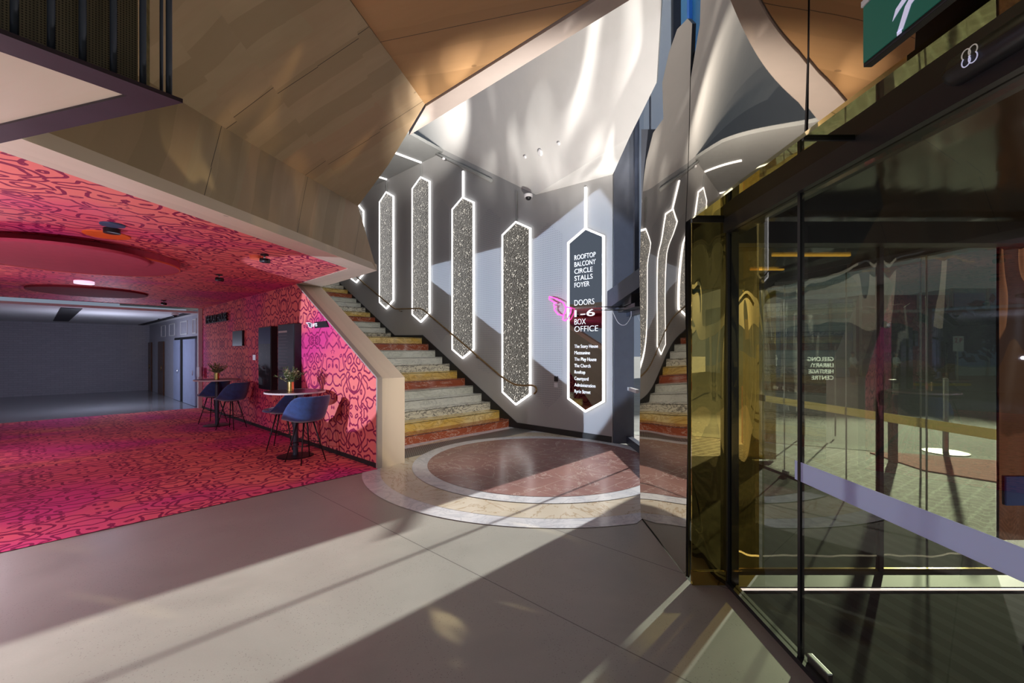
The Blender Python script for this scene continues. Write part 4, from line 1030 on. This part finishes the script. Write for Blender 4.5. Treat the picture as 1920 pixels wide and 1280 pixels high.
disc('ceiling_disc', (-6.37, 6.95), 0.16, 2.93, 2.97, 'disc_orange', 'small red orange disc just behind the large pink disc', 'acoustic disc')
disc('ceiling_lamp', (-7.78, 8.1), 0.14, 2.92, 2.97, 'lamp_white', 'thin round white ceiling lamp beyond the pink disc', 'lamp')
def spot(c, label):
    t = thing('ceiling_spotlight', label, 'spotlight', 'black spotlights in the coral ceiling', loc=(c[0], c[1], ZC))
    mesh('base', lathe([(0, 0), (0.05, 0), (0.05, -0.015), (0, -0.015)], 20), 'black_metal', t)
    mesh('stem', tube([(0, 0, -0.015), (0, 0, -0.06)], 0.01, 8), 'steel', t)
    mesh('head', tube([(-0.05, 0, -0.075), (0.06, 0, -0.09)], 0.032, 14), 'black_metal', t)
spot((-4.85, 7.38), 'black spotlight in the coral ceiling above the wall screens'); spot((-8.72, 11.15), 'black spotlight in the coral ceiling at the far hall edge')
spot((-3.25, 5.85), 'black spotlight in the coral ceiling nearest the plywood tip')
disc('smoke_detector', (-3.42, 5.95), 0.075, 2.93, 2.97, 'disc_rim', 'pink round smoke detector beside the nearest spotlight', 'detector')
disc('ceiling_disc', (-12.2, 15.5), 0.10, 2.79, 2.82, 'black_metal', 'small black fitting on the far hall ceiling', 'ceiling fitting')

# ================================================================ ON THE CORAL WALL
def screen(p0, p1, p0b, y0, y1, label, top_mat):
    dep = 0.13; w = -dep
    sA, z1 = on_w(p0, y0, w); sB = on_w(p1, y0, w)[0]; z0 = on_w(p0, y1, w)[1]
    s0, s1 = min(sA, sB), max(sA, sB); c = L(w/2, (s0+s1)/2, (z0+z1)/2)
    t = thing('display_screen', label, 'display screen', loc=c)
    f = lambda x, y, z: L(x, y, z)-c
    mesh('housing', box((w, s0, z0), (0, s1, z1), f, 0.006), 'black_metal', t)
    mesh('display', box((w-0.004, s0+0.02, z0+0.03), (w-0.0005, s1-0.02, z1-0.02), f), top_mat, t)
    return t, (s0, s1, z0, z1, w, c)
m = N('screen_dark'); co = m.coord(); x, y, z = m.sep(co)
blue = m.math('GREATER_THAN', z, 0.30); fig_ = m.math('GREATER_THAN', m.noise(m.map(co, (3, 3, 1.2)), 6, 3), 0.62)
c = m.mix(blue, m.mix(m.math('MULTIPLY', fig_, 0.4), (0.012, 0.013, 0.018), (0.12, 0.11, 0.12)), (0.010, 0.018, 0.085)); m.set(c, 0.5, spec=0.2)
m = N('screen_slate'); m.set((0.05, 0.075, 0.095), 0.5, spec=0.2)
ta, ia = screen(484.5, 508, 513, 614, 728, 'tall black display screen with a dark blue top band on the coral wall', 'screen_dark')
tb, ib = screen(521, 552, 557, 609, 733, 'tall slate grey menu screen directly right of the black screen', 'screen_slate')
s0, s1, z0, z1, w, c = ib
for k in range(16):
    zz = z1-0.14-0.055*k
    body = 'MENU' if k == 0 else ('Red    White    Rose' if k % 3 == 0 else 'Wine list by the glass')
for k, (fr, hh) in enumerate([(0.6, 0.035)]+[(0.5+0.3*random.random(), 0.014) for _ in range(15)]):
    zz = z1-0.16-0.06*k
    bm = box((w-0.0055, s1-0.05-(s1-s0-0.1)*fr, zz), (w-0.0045, s1-0.05, zz+hh), lambda a, b_2, c_: L(a, b_2, c_)-c)
    mesh('text_line', bm, 'concrete_pillar' if k else 'facade_pale', tb)
for px in (515, 559):
    wall_box('wall_bracket', 'small white bracket right of the %s screen top' % ('black' if px == 515 else 'slate grey'), 'bracket', px-1.2, px+1.2, 612, 622, 0, 0.03, 'white_plastic')
wall_box('wall_switch', 'white switch plate on the coral wall left of the black screen', 'switch', 474, 479, 665, 675, 0, 0.015, 'white_plastic')
wall_box('wall_panel', 'small black square panel on the coral wall left of the screens', 'panel', 436, 454, 621, 648, 0, 0.05, 'black_metal')
wall_box('wall_panel', 'white control box beside the hall doorway', 'panel', 369, 373.5, 688, 706, -0.10, 0.05, 'white_plastic')
# LIFTS finger sign
w = -0.02; sA, zt_ = on_w(590, 603.5, w); sB, _ = on_w(611, 603, w); zb_ = on_w(590, 615, w)[1]; sT = on_w(616, 612, w)[0]
c = L(w, sA, zb_); t = thing('lifts_sign', 'black finger sign reading lifts with a white pointing hand on the coral wall', 'sign', loc=c)
bm = slab([L(w, s, z)-c for s, z in ((sA, zb_), (sA, zt_), (sB, zt_), (sT, zb_))], V*0.015); mesh('plate', bm, 'black_metal', t)
wall_text('LIFTS', 585.5, 594.5, 612.2, 6, t, c, 0.01, w=-0.022)
hh = [(574, 605), (580, 604.5), (584, 606), (584, 614), (580, 613), (578, 611), (579, 609), (577, 607)]
bm = slab([L(-0.022, *on_w(*q, -0.022))-c for q in hh], V*0.01); mesh('hand', bm, 'concrete_pillar', t)
mesh('hand_outline', tube([L(-0.026, *on_w(*q, -0.026))-c for q in hh+hh[:1]], 0.004, 6), 'lettering', t)
# raised dark letters
s, z = on_w(380, 607, -0.12); s2, _ = on_w(419, 604, -0.12); _, zt2 = on_w(419, 589, -0.12)
me = text_mesh('THE PLAY HOUSE', 0.20, abs(s2-s), 0.02, 0.01); me.transform(RM)
o = link('wall_lettering', me, 'black_metal'); o.location = L(-0.04, s, z+0.02); tag(o, 'raised dark letters spelling a venue name at the far end of the coral wall', 'lettering')
mesh('mounting_rail', box((-0.0, 0, 0), (0.0, 0, 0)) if False else box((0, -0.02, -0.01), (abs(s2-s), -0.005, 0.01), lambda a, b_3, c_: tuple(RM @ Vector((a, b_3, c_)))), 'black_metal', o)

# ================================================================ BAR TABLES AND STOOLS
def bar_table(x, y, label):
    t = thing('bar_table', label, 'bar table', 'bar tables along the coral wall', loc=(x, y, 0.006))
    h = 1.05
    mesh('base', lathe([(0, 0), (0.27, 0), (0.275, 0.006), (0.25, 0.014), (0.05, 0.022), (0, 0.022)], 48), 'black_metal', t)
    mesh('column', lathe([(0, 0.02), (0.04, 0.02), (0.04, h-0.12), (0, h-0.12)], 24), 'navy_steel', t, smooth=False)
    mesh('bracket', lathe([(0, h-0.12), (0.032, h-0.12), (0.032, h-0.03), (0.12, h-0.025), (0, h-0.025)], 24), 'black_metal', t)
    top = mesh('tabletop', lathe([(0, h-0.025), (0.445, h-0.025), (0.447, h), (0, h)], 64), 'table_black', t)
    mesh('edge_band', lathe([(0.447, h-0.026), (0.452, h-0.024), (0.452, h), (0.447, h+0.0005), (0.447, h-0.026)], 64), 'table_edge', top)
    return t
bar_table(-3.50, 7.20, 'round bar table with a pale edge, nearest the plywood pier')
bar_table(-6.74, 10.18, 'round dark bar table farther along, near the hall doorway')

def stool(label):
    t = thing('bar_stool', label, 'bar stool', 'blue velvet bar stools')
    sh = 0.70
    # shell: bucket with seat pan, low arms and higher back (back towards +x, front -x)
    bm = bmesh.new(); nu, nv = 40, 14; rings = []
    for j in range(nv+1):
        v = j/nv; row = []
        for i in range(nu):
            a = 2*PI*i/nu; ca, sa = math.cos(a), math.sin(a)
            q_ = min(1.0, max(0.0, (ca+0.45)/1.15)); bk = q_*q_*(3-2*q_)      # 1 at back, 0 towards the front
            if v < 0.5:
                q = v/0.5; rr = 0.235*q**0.8; z = sh-0.035*(1-q**2.5)-0.02
                if v == 0.5: pass
            else:
                q = (v-0.5)/0.5; rr = 0.235+0.055*math.sin(q*PI/2)+0.02*q*bk; z = sh-0.02+bk*0.33*q**0.85+0.012*q
            xx = rr*ca*(1.02 if ca > 0 else 0.98) - 0.02*(1-bk)*(v); yy = rr*sa*1.06
            row.append(bm.verts.new((xx, yy, z)))
        rings.append(row)
    for j in range(nv):
        for i in range(nu):
            if j == 0: continue
            bm.faces.new((rings[j][i], rings[j][(i+1) % nu], rings[j+1][(i+1) % nu], rings[j+1][i]))
    bm.faces.new(rings[1])
    for v in rings[0]: bm.verts.remove(v)
    o = mesh('shell', bm, 'velvet_blue', t, smooth=True)
    md = o.modifiers.new('thick', 'SOLIDIFY'); md.thickness = 0.035; md.offset = 1.0
    md = o.modifiers.new('sub', 'SUBSURF'); md.levels = 1; md.render_levels = 2
    bm = lathe([(0, 0.0), (0.17, 0.0), (0.20, 0.012), (0.205, 0.03), (0.18, 0.048), (0, 0.055)], 36, (-0.02, 0, sh-0.035))
    mesh('seat_cushion', bm, 'velvet_blue', t, smooth=True)
    bm = lathe([(0, sh-0.095), (0.13, sh-0.095), (0.14, sh-0.08), (0.14, sh-0.06), (0, sh-0.055)], 24); mesh('seat_plate', bm, 'black_metal', t)
    for k in range(4):
        a = PI/4+k*PI/2; ca, sa = math.cos(a), math.sin(a)
        mesh('leg', tube([(0.11*ca, 0.11*sa, sh-0.08), (0.29*ca, 0.29*sa, 0.0)], 0.011, 10, radii=[0.013, 0.008]), 'black_metal', t)
    r = 0.29-0.18*(0.27/0.62); n = 40
    mesh('footrest', tube([((r)*math.cos(2*PI*k/n), (r)*math.sin(2*PI*k/n), 0.27) for k in range(n+1)], 0.0065, 8), 'black_metal', t)
    return t
def dup(root):
    r = root.copy(); C.objects.link(r)
    for ch in list(root.children):
        c2 = ch.copy(); C.objects.link(c2); c2.parent = r
        for gch in ch.children:
            d2 = gch.copy(); C.objects.link(d2); d2.parent = c2
    return r
s_a = stool('blue velvet bar stool in front of the near bar table, back towards the pier')
s_list = [(s_a, -3.18, 6.86, -32, None), (None, -4.0, 7.78, 12, 'blue velvet bar stool tucked behind the near bar table under the slate screen'),
          (None, -6.12, 9.72, -5, 'blue velvet bar stool on the right of the far bar table'), (None, -7.05, 10.50, 0, 'blue velvet bar stool on the left of the far bar table, by the doorway')]
for o, x, y, rz, lab in s_list:
    q = o or dup(s_a); q.location = (x, y, 0.006); q.rotation_euler = (0, 0, math.radians(rz))
    if lab: q['label'] = lab

def vase(x, y, z, label):
    t = thing('vase', label, 'vase', 'brass vases on the bar tables', loc=(x, y, z))
    mesh('body', lathe([(0, 0), (0.048, 0), (0.05, 0.004), (0.05, 0.15), (0.046, 0.15), (0.046, 0.02), (0, 0.02)], 32), 'brass', t, smooth=False)
    return t
def bouquet(x, y, z, label, sd_):
    rnd = random.Random(sd_)
    t = thing('bouquet', label, 'bouquet', 'bouquets in the brass vases', loc=(x, y, z))
    bs = bmesh.new(); bl_ = bmesh.new(); bd = bmesh.new()
    def leaf(bm, p, d, ln, wd):
        d = d.normalized(); s = d.cross(Vector((rnd.uniform(-1, 1), rnd.uniform(-1, 1), rnd.uniform(-0.3, 1)))).normalized()*wd
        up = d.cross(s).normalized()*wd*0.4
        a = bm.verts.new(p); b2 = bm.verts.new(p+d*ln*0.5+s+up); c2 = bm.verts.new(p+d*ln); e2 = bm.verts.new(p+d*ln*0.5-s+up); f2 = bm.verts.new(p+d*ln*0.5)
        bm.faces.new((a, b2, f2)); bm.faces.new((b2, c2, f2)); bm.faces.new((c2, e2, f2)); bm.faces.new((e2, a, f2))
    tips = []
    for k in range(46):
        a = rnd.uniform(0, 2*PI); lean = rnd.uniform(0.1, 1.15); ln = rnd.uniform(0.10, 0.24)*(1.05 if lean > 0.6 else 1)
        d = Vector((math.cos(a)*math.sin(lean), math.sin(a)*math.sin(lean), math.cos(lean)))
        p0 = Vector((0.02*math.cos(a), 0.02*math.sin(a), -0.05)); p1 = p0+Vector((0, 0, 0.05))+d*ln*0.5; p2 = p1+(d+Vector((0, 0, rnd.uniform(-0.3, 0.3)))).normalized()*ln*0.55
        pts = curve_pts([p0, p1, p2], 4); add_tube(bs, pts, 0.0016, 5); tips.append((p2, d))
        tgt = bl_ if rnd.random() < 0.7 else bd
        for q in pts[3:]:
            for _ in range(3): leaf(tgt, q, d*0.6+Vector((rnd.uniform(-1, 1), rnd.uniform(-1, 1), rnd.uniform(-0.4, 0.8))), rnd.uniform(0.02, 0.045), 0.006)
    mesh('stems', bs, 'leaf', t, fixn=False, kind='stuff'); mesh('foliage', bl_, 'leaf', t, fixn=False, kind='stuff'); mesh('dried_sprigs', bd, 'leaf_dry', t, fixn=False, kind='stuff')
    for k in range(7):
        p, d = tips[k*5]; c = d*0.11+Vector((rnd.uniform(-0.03, 0.03), rnd.uniform(-0.03, 0.03), 0.06))
        if k in (0, 1, 2): c = Vector((-0.03+0.03*k, -0.09, 0.05+0.045*k))
        bm = bmesh.new(); q = Vector((c.x, c.y, max(0.4, c.z)*1.2)).normalized()
        R_ = q.to_track_quat('Z', 'Y').to_matrix()
        for ringn, rr, tl in ((9, 0.028, 0.3), (7, 0.019, 0.7), (5, 0.011, 1.1)):
            for i in range(ringn):
                a = 2*PI*i/ringn; dd = R_ @ Vector((math.cos(a)*math.cos(tl), math.sin(a)*math.cos(tl), math.sin(tl))); sd2 = R_ @ Vector((-math.sin(a), math.cos(a), 0))*rr*0.38
                bm.faces.new([bm.verts.new(v) for v in (c, c+dd*rr*0.6+sd2, c+dd*rr*1.05, c+dd*rr*0.6-sd2)])
        mesh('flower', bm, 'petal' if k < 5 else 'petal_blue', t, fixn=False)
    return t
vase(-3.56, 7.16, 1.0565, 'brass cylinder vase on the near bar table'); bouquet(-3.56, 7.16, 1.2065, 'loose bouquet of white and blue flowers in the near brass vase', 3)
vase(-6.72, 10.14, 1.0565, 'brass cylinder vase on the far bar table'); bouquet(-6.72, 10.14, 1.2065, 'loose bouquet of dry foliage in the far brass vase', 11)

# ================================================================ OUTSIDE
bm = bmesh.new(); add_poly(bm, [(3.9, -6, -0.02), (12, -6, -0.02), (12, 4.3, -0.02), (7.6, 6.9, -0.02), (6.0, 7.75, -0.02), (4.6, 8.5, -0.02), (3.5, 9.1, -0.02), (2.3, 9.1, -0.02), (2.3, 7.3, -0.02), (3.6, 7.3, -0.02)])
struct(mesh('floor_outside', bm, 'pavers'), 'brick paved forecourt outside the entry')
bm = bmesh.new(); add_poly(bm, [(2.0, 11.5, -0.02), (12, 11.5, -0.02), (14, 9.0, -0.02), (14, 13.2, -0.03), (2.0, 13.2, -0.03)]); bm.free()
bm = bmesh.new(); add_poly(bm, [(2.3, 8.5, -0.015), (3.9, 8.5, -0.015), (3.9, 5.8, -0.015), (2.3, 5.8, -0.015)]); bm.free()
bm = bmesh.new(); add_poly(bm, [(-60, -60, -0.06), (140, -60, -0.06), (140, 140, -0.06), (-60, 140, -0.06)])
struct(mesh('ground', bm, 'asphalt'), 'asphalt roadway in front of the building')
bm = slab([Vector((2.3, 9.1, -0.05)), Vector((3.5, 9.1, -0.05)), Vector((6.0, 7.75, -0.05)), Vector((12, 4.3, -0.05)), Vector((12, 4.75, -0.05)), Vector((6.2, 8.15, -0.05)), Vector((3.6, 9.5, -0.05)), Vector((2.3, 9.5, -0.05))], (0, 0, 0.035)); struct(mesh('footpath', bm, 'footpath'), 'pale stone kerb strip beyond the brick paving')
bm = slab([Vector((*p, -0.02)) for p in ((6.04, 7.52), (6.5, 7.5), (7.6, 6.95), (8.6, 6.3), (7.5, 5.2), (6.37, 5.82), (5.92, 6.4))], (0, 0, 0.012)); tag(mesh('red_mat', bm, 'red_mat'), 'red outdoor mat lying on the paving outside the entry', 'mat')
bm = box((20.5, 22.5, -0.06), (23.2, 22.75, 0.06)); tag(mesh('kerb_marker', bm, 'kerb_yellow'), 'yellow kerb block at the far side of the road', 'kerb')
def building(name, x0, x1, y, z1, mat, label, cols, rows, wmat, zb=0.3):
    c = Vector(((x0+x1)/2, y, -0.06)); t = thing(name, label, 'building', loc=c)
    bm = box((x0, y, -0.06), (x1, y+8, z1)); 
    for v in bm.verts: v.co -= c
    mesh('wall', bm, mat, t)
    wdt = (x1-x0)/cols; hg = (z1-zb)/rows
    for i in range(cols):
        for j in range(rows):
            bm = box((x0+wdt*(i+0.08), y-0.06, zb+hg*(j+0.12)), (x0+wdt*(i+0.92), y-0.002, zb+hg*(j+0.88)))
            for v in bm.verts: v.co -= c
            w_ = mesh('window', bm, wmat, t)
    bm = bmesh.new()
    for i in range(cols+1): add_box(bm, (x0+wdt*i-0.04-c.x, -0.16, 0.06), (x0+wdt*i+0.04-c.x, -0.0, z1-c.z))
    mesh('mullions', bm, 'facade_pale', t)
    return t
building('office_building', 16.5, 23.0, 30, 5.2, 'facade_navy', 'dark blue glass fronted building across the street, left one', 4, 2, 'facade_teal')
building('office_building', 24.2, 30.2, 31, 5.6, 'facade_dark', 'dark building with maroon bays across the street', 3, 2, 'facade_maroon')
building('office_building', 31.5, 42.0, 32, 6.2, 'facade_teal', 'blue grey building behind the parking sign', 4, 2, 'facade_navy')
building('office_building', 43.0, 62.0, 33, 7.0, 'facade_navy', 'long dark blue building at the far right across the street', 6, 2, 'facade_teal')
bm = slab([Vector((24.3, 30.1, 4.3)), Vector((30.2, 30.1, 4.3)), Vector((30.2, 31.0, 4.3)), Vector((24.3, 31.0, 4.3))], (0, 0, 0.2)); tag(mesh('awning', bm, 'facade_pale'), 'pale canopy over the dark shopfront across the street', 'awning')
bm = box((31.5, 31.2, 2.6), (42, 31.5, 3.0)); tag(mesh('awning', bm, 'facade_pale'), 'pale blue fascia band on the building behind the parking sign', 'awning')
def tree(x, y, h, label, sd_):
    rnd = random.Random(sd_); t = thing('tree', label, 'tree', 'dark street trees', loc=(x, y, -0.06))
    mesh('trunk', tube([(0, 0, 0), (0.05, 0, h*0.45), (0, 0.1, h*0.7)], 0.14, 8, radii=[0.2, 0.14, 0.08]), 'bark', t)
    bm = bmesh.new()
    for k in range(420):
        a = rnd.uniform(0, 2*PI); rr = rnd.uniform(0, 1)**0.5*h*0.32; zz = h*0.65+rnd.gauss(0, h*0.14)
        c = Vector((rr*math.cos(a), rr*math.sin(a), zz)); d1 = Vector((rnd.gauss(0, 1), rnd.gauss(0, 1), rnd.gauss(0, 1))).normalized()*0.35; d2 = d1.cross(Vector((rnd.gauss(0, 1), rnd.gauss(0, 1), rnd.gauss(0, 1)))).normalized()*0.2
        bm.faces.new([bm.verts.new(v) for v in (c-d1, c+d2, c+d1, c-d2)])
    mesh('crown', bm, 'foliage', t, fixn=False, kind='stuff')
tree(26.4, 26.8, 4.4, 'dark leafy street tree before the maroon bays', 1); tree(30.6, 27.2, 4.8, 'dark leafy street tree left of the parking sign', 2); tree(22.4, 26.3, 3.9, 'smaller dark tree at the end of the left building', 5)
# parking sign
t = thing('parking_sign', 'small white and red parking sign on a thin grey pole across the road', 'sign', loc=(25.0, 25, -0.06))
mesh('pole', tube([(0, 0, 0), (0, 0, 2.6)], 0.045, 10), 'facade_pale', t)
mesh('plate', box((-0.3, -0.06, 1.75), (0.3, -0.045, 2.6)), 'white_plastic', t)
me = text_mesh('2 P', 0.26, 0.42, 0.004, 0.02); me.transform(Matrix(((1, 0, 0, 0), (0, 0, 1, 0), (0, 1, 0, 0), (0, 0, 0, 1)))); o = link('lettering', me, 'sign_red', t); o.location = (-0.21, -0.065, 2.24)
# light poles
for x, y, h, lab in ((5.55, 6.05, 3.2, 'slim pale post close outside the street glass'), (7.35, 7.55, 1.25, 'short steel post on a round base behind the red mat')):
    t = thing('street_post', lab, 'post', loc=(x, y, -0.02)); rr_ = 0.011 if h > 3 else 0.04; mesh('pole', lathe([(0, 0), (rr_, 0), (rr_, h), (0, h+0.02)], 16), 'white_plastic' if h > 3 else 'steel', t); h > 3 or mesh('base_plate', lathe([(0, 0.0), (0.30, 0.0), (0.30, 0.015), (0, 0.02)], 28), 'concrete_pillar', t)
# reversed library lettering modelled in place of a reflected sign; letters glow though unlit
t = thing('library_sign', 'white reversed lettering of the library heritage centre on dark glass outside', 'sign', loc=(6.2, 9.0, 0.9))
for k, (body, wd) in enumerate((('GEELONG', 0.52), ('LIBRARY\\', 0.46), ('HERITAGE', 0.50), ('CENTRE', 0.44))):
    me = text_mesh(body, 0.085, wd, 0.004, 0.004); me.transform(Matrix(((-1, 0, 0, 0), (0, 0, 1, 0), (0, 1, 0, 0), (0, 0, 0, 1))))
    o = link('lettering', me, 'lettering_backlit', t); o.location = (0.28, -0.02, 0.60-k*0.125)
mesh('panel', box((-0.32, 0.0, 0.0), (0.36, 0.02, 0.9)), 'glass_clear', t)  # added pane behind the stand-in lettering
for x_ in (-0.30, 0.33): mesh('leg', box((x_, 0.0, -0.92), (x_+0.02, 0.02, 0.9)), 'steel', t)  # added legs of the stand-in sign
# intercom pillar box and orange board
t = thing('access_post', 'grey access control post with a blue button plate outside', 'post', loc=(5.9, 6.9, -0.02))
mesh('column', box((-0.05, -0.04, 0.0), (0.05, 0.04, 1.28), bevel=0.008), 'concrete_pillar', t); mesh('button_plate', box((-0.045, -0.048, 1.05), (0.045, -0.041, 1.22)), 'facade_pale', t)
mesh('button', lathe([(0, 0), (0.03, 0), (0.03, 0.012), (0, 0.014)], 16, (0, 0, 0)), 'black_metal', t).matrix_local = Matrix.Translation((0, -0.041, 0.72)) @ Matrix.Rotation(PI/2, 4, 'X')
bm = box((4.25, 8.2, 0.0), (4.75, 8.25, 1.05)); tag(mesh('orange_board', bm, 'coral_panel'), 'orange board standing beyond the gold panel outside', 'board')
bm = box((3.78, 3.405, 0.52), (3.95, 3.418, 0.74)); tag(mesh('blue_sticker', bm, 'sign_blue'), 'blue access sticker at the foot of the dark mirrored panel', 'sticker')

# figures in white shirts with folded arms, modelled in place of glass reflections
def standin_person(x, y, rz, label, h=1.72):
    k = h/1.75; t = thing('person', label, 'person', 'standing people in white shirts', loc=(x, y, -0.06), rz=rz)
    def skin(name, pts, edges, mat, root=0, lv=2, parent=t):
        me = bpy.data.meshes.new(name); me.from_pydata([tuple(c*k for c in p[:3]) for p in pts], edges, [])
        o = link(name, me, mat, parent); md = o.modifiers.new('skin', 'SKIN'); md.use_smooth_shade = True
        for i, p in enumerate(pts):
            r = p[3]; me.skin_vertices[0].data[i].radius = (r*k, (p[4] if len(p) > 4 else r)*k)
        me.skin_vertices[0].data[root].use_root = True
        o.modifiers.new('sub', 'SUBSURF').levels = lv; return o
    # body facing -y; arms folded
    pts = [(0, 0, 0.95, .15, .11), (0, 0, 1.15, .14, .10), (0, 0.0, 1.36, .17, .11), (0, 0, 1.45, .09, .07), (0, -0.01, 1.52, .055), (0, -0.015, 1.60, .085), (0, -0.015, 1.68, .08),
           (0.19, 0, 1.41, .06), (0.25, -0.06, 1.16, .05), (0.06, -0.20, 1.13, .04), (-0.14, -0.19, 1.18, .036),
           (-0.19, 0, 1.41, .06), (-0.25, -0.06, 1.16, .05), (-0.06, -0.22, 1.19, .04), (0.14, -0.20, 1.22, .036),
           (0.09, 0, 0.88, .10), (0.10, 0.0, 0.50, .065), (0.11, 0.02, 0.09, .045), (0.13, -0.13, 0.04, .04),
           (-0.09, 0, 0.88, .10), (-0.10, 0.0, 0.50, .065), (-0.11, 0.02, 0.09, .045), (-0.13, -0.13, 0.04, .04)]
    ed = [(0, 1), (1, 2), (2, 3), (3, 4), (4, 5), (5, 6), (2, 7), (7, 8), (8, 9), (9, 10), (2, 11), (11, 12), (12, 13), (13, 14), (0, 15), (15, 16), (16, 17), (17, 18), (0, 19), (19, 20), (20, 21), (21, 22)]
    skin('body', pts, ed, 'skin')
    sh_ = [(0, 0, 0.93, .165, .125), (0, 0, 1.15, .155, .115), (0, 0, 1.36, .185, .125), (0, 0, 1.46, .085, .075), (0.195, 0, 1.41, .072), (0.255, -0.06, 1.16, .062), (0.06, -0.20, 1.13, .052), (-0.195, 0, 1.41, .072), (-0.255, -0.06, 1.16, .062), (-0.06, -0.22, 1.19, .052)]
    skin('shirt', sh_, [(0, 1), (1, 2), (2, 3), (2, 4), (4, 5), (5, 6), (2, 7), (7, 8), (8, 9)], 'shirt_white')
    tr = [(0, 0, 0.93, .16, .12), (0.09, 0, 0.85, .115), (0.10, 0, 0.5, .085), (0.11, 0.01, 0.12, .07), (-0.09, 0, 0.85, .115), (-0.10, 0, 0.5, .085), (-0.11, 0.01, 0.12, .07)]
    skin('trousers', tr, [(0, 1), (1, 2), (2, 3), (0, 4), (4, 5), (5, 6)], 'trousers_dark')
    mesh('hair', lathe([(0.09*math.cos(a)*k, (1.66+0.10*math.sin(a))*k) for a in [q*PI/16 for q in range(9)]], 16, (0, 0.01, 0)), 'hair_dark', t, smooth=True)
standin_person(17.6, 23.0, 0.5, 'person in a white shirt with folded arms standing on the left across the road')
standin_person(20.0, 23.2, 0.5, 'person in a white shirt with folded arms standing on the right across the road')

# street side behind the camera, seen in reflections
bm = box((-14, -9.2, 2.6), (14, -9, 8)); struct(mesh('wall_front', bm, 'facade_dark'), 'dark bulkhead over the street opening behind the viewer')

for i, x in enumerate((-7.0, -3.6, -0.6, 2.2, 4.6, 8.0)):  # pillars put in only to streak the gold mirror reflections
    bm = box((x, -9.2, -0.05), (x+(0.5 if i % 2 else 0.9), -8.8, 2.6)); struct(mesh('trim_20', bm, 'facade_dark'), 'dark pillar of the street opening behind the viewer')
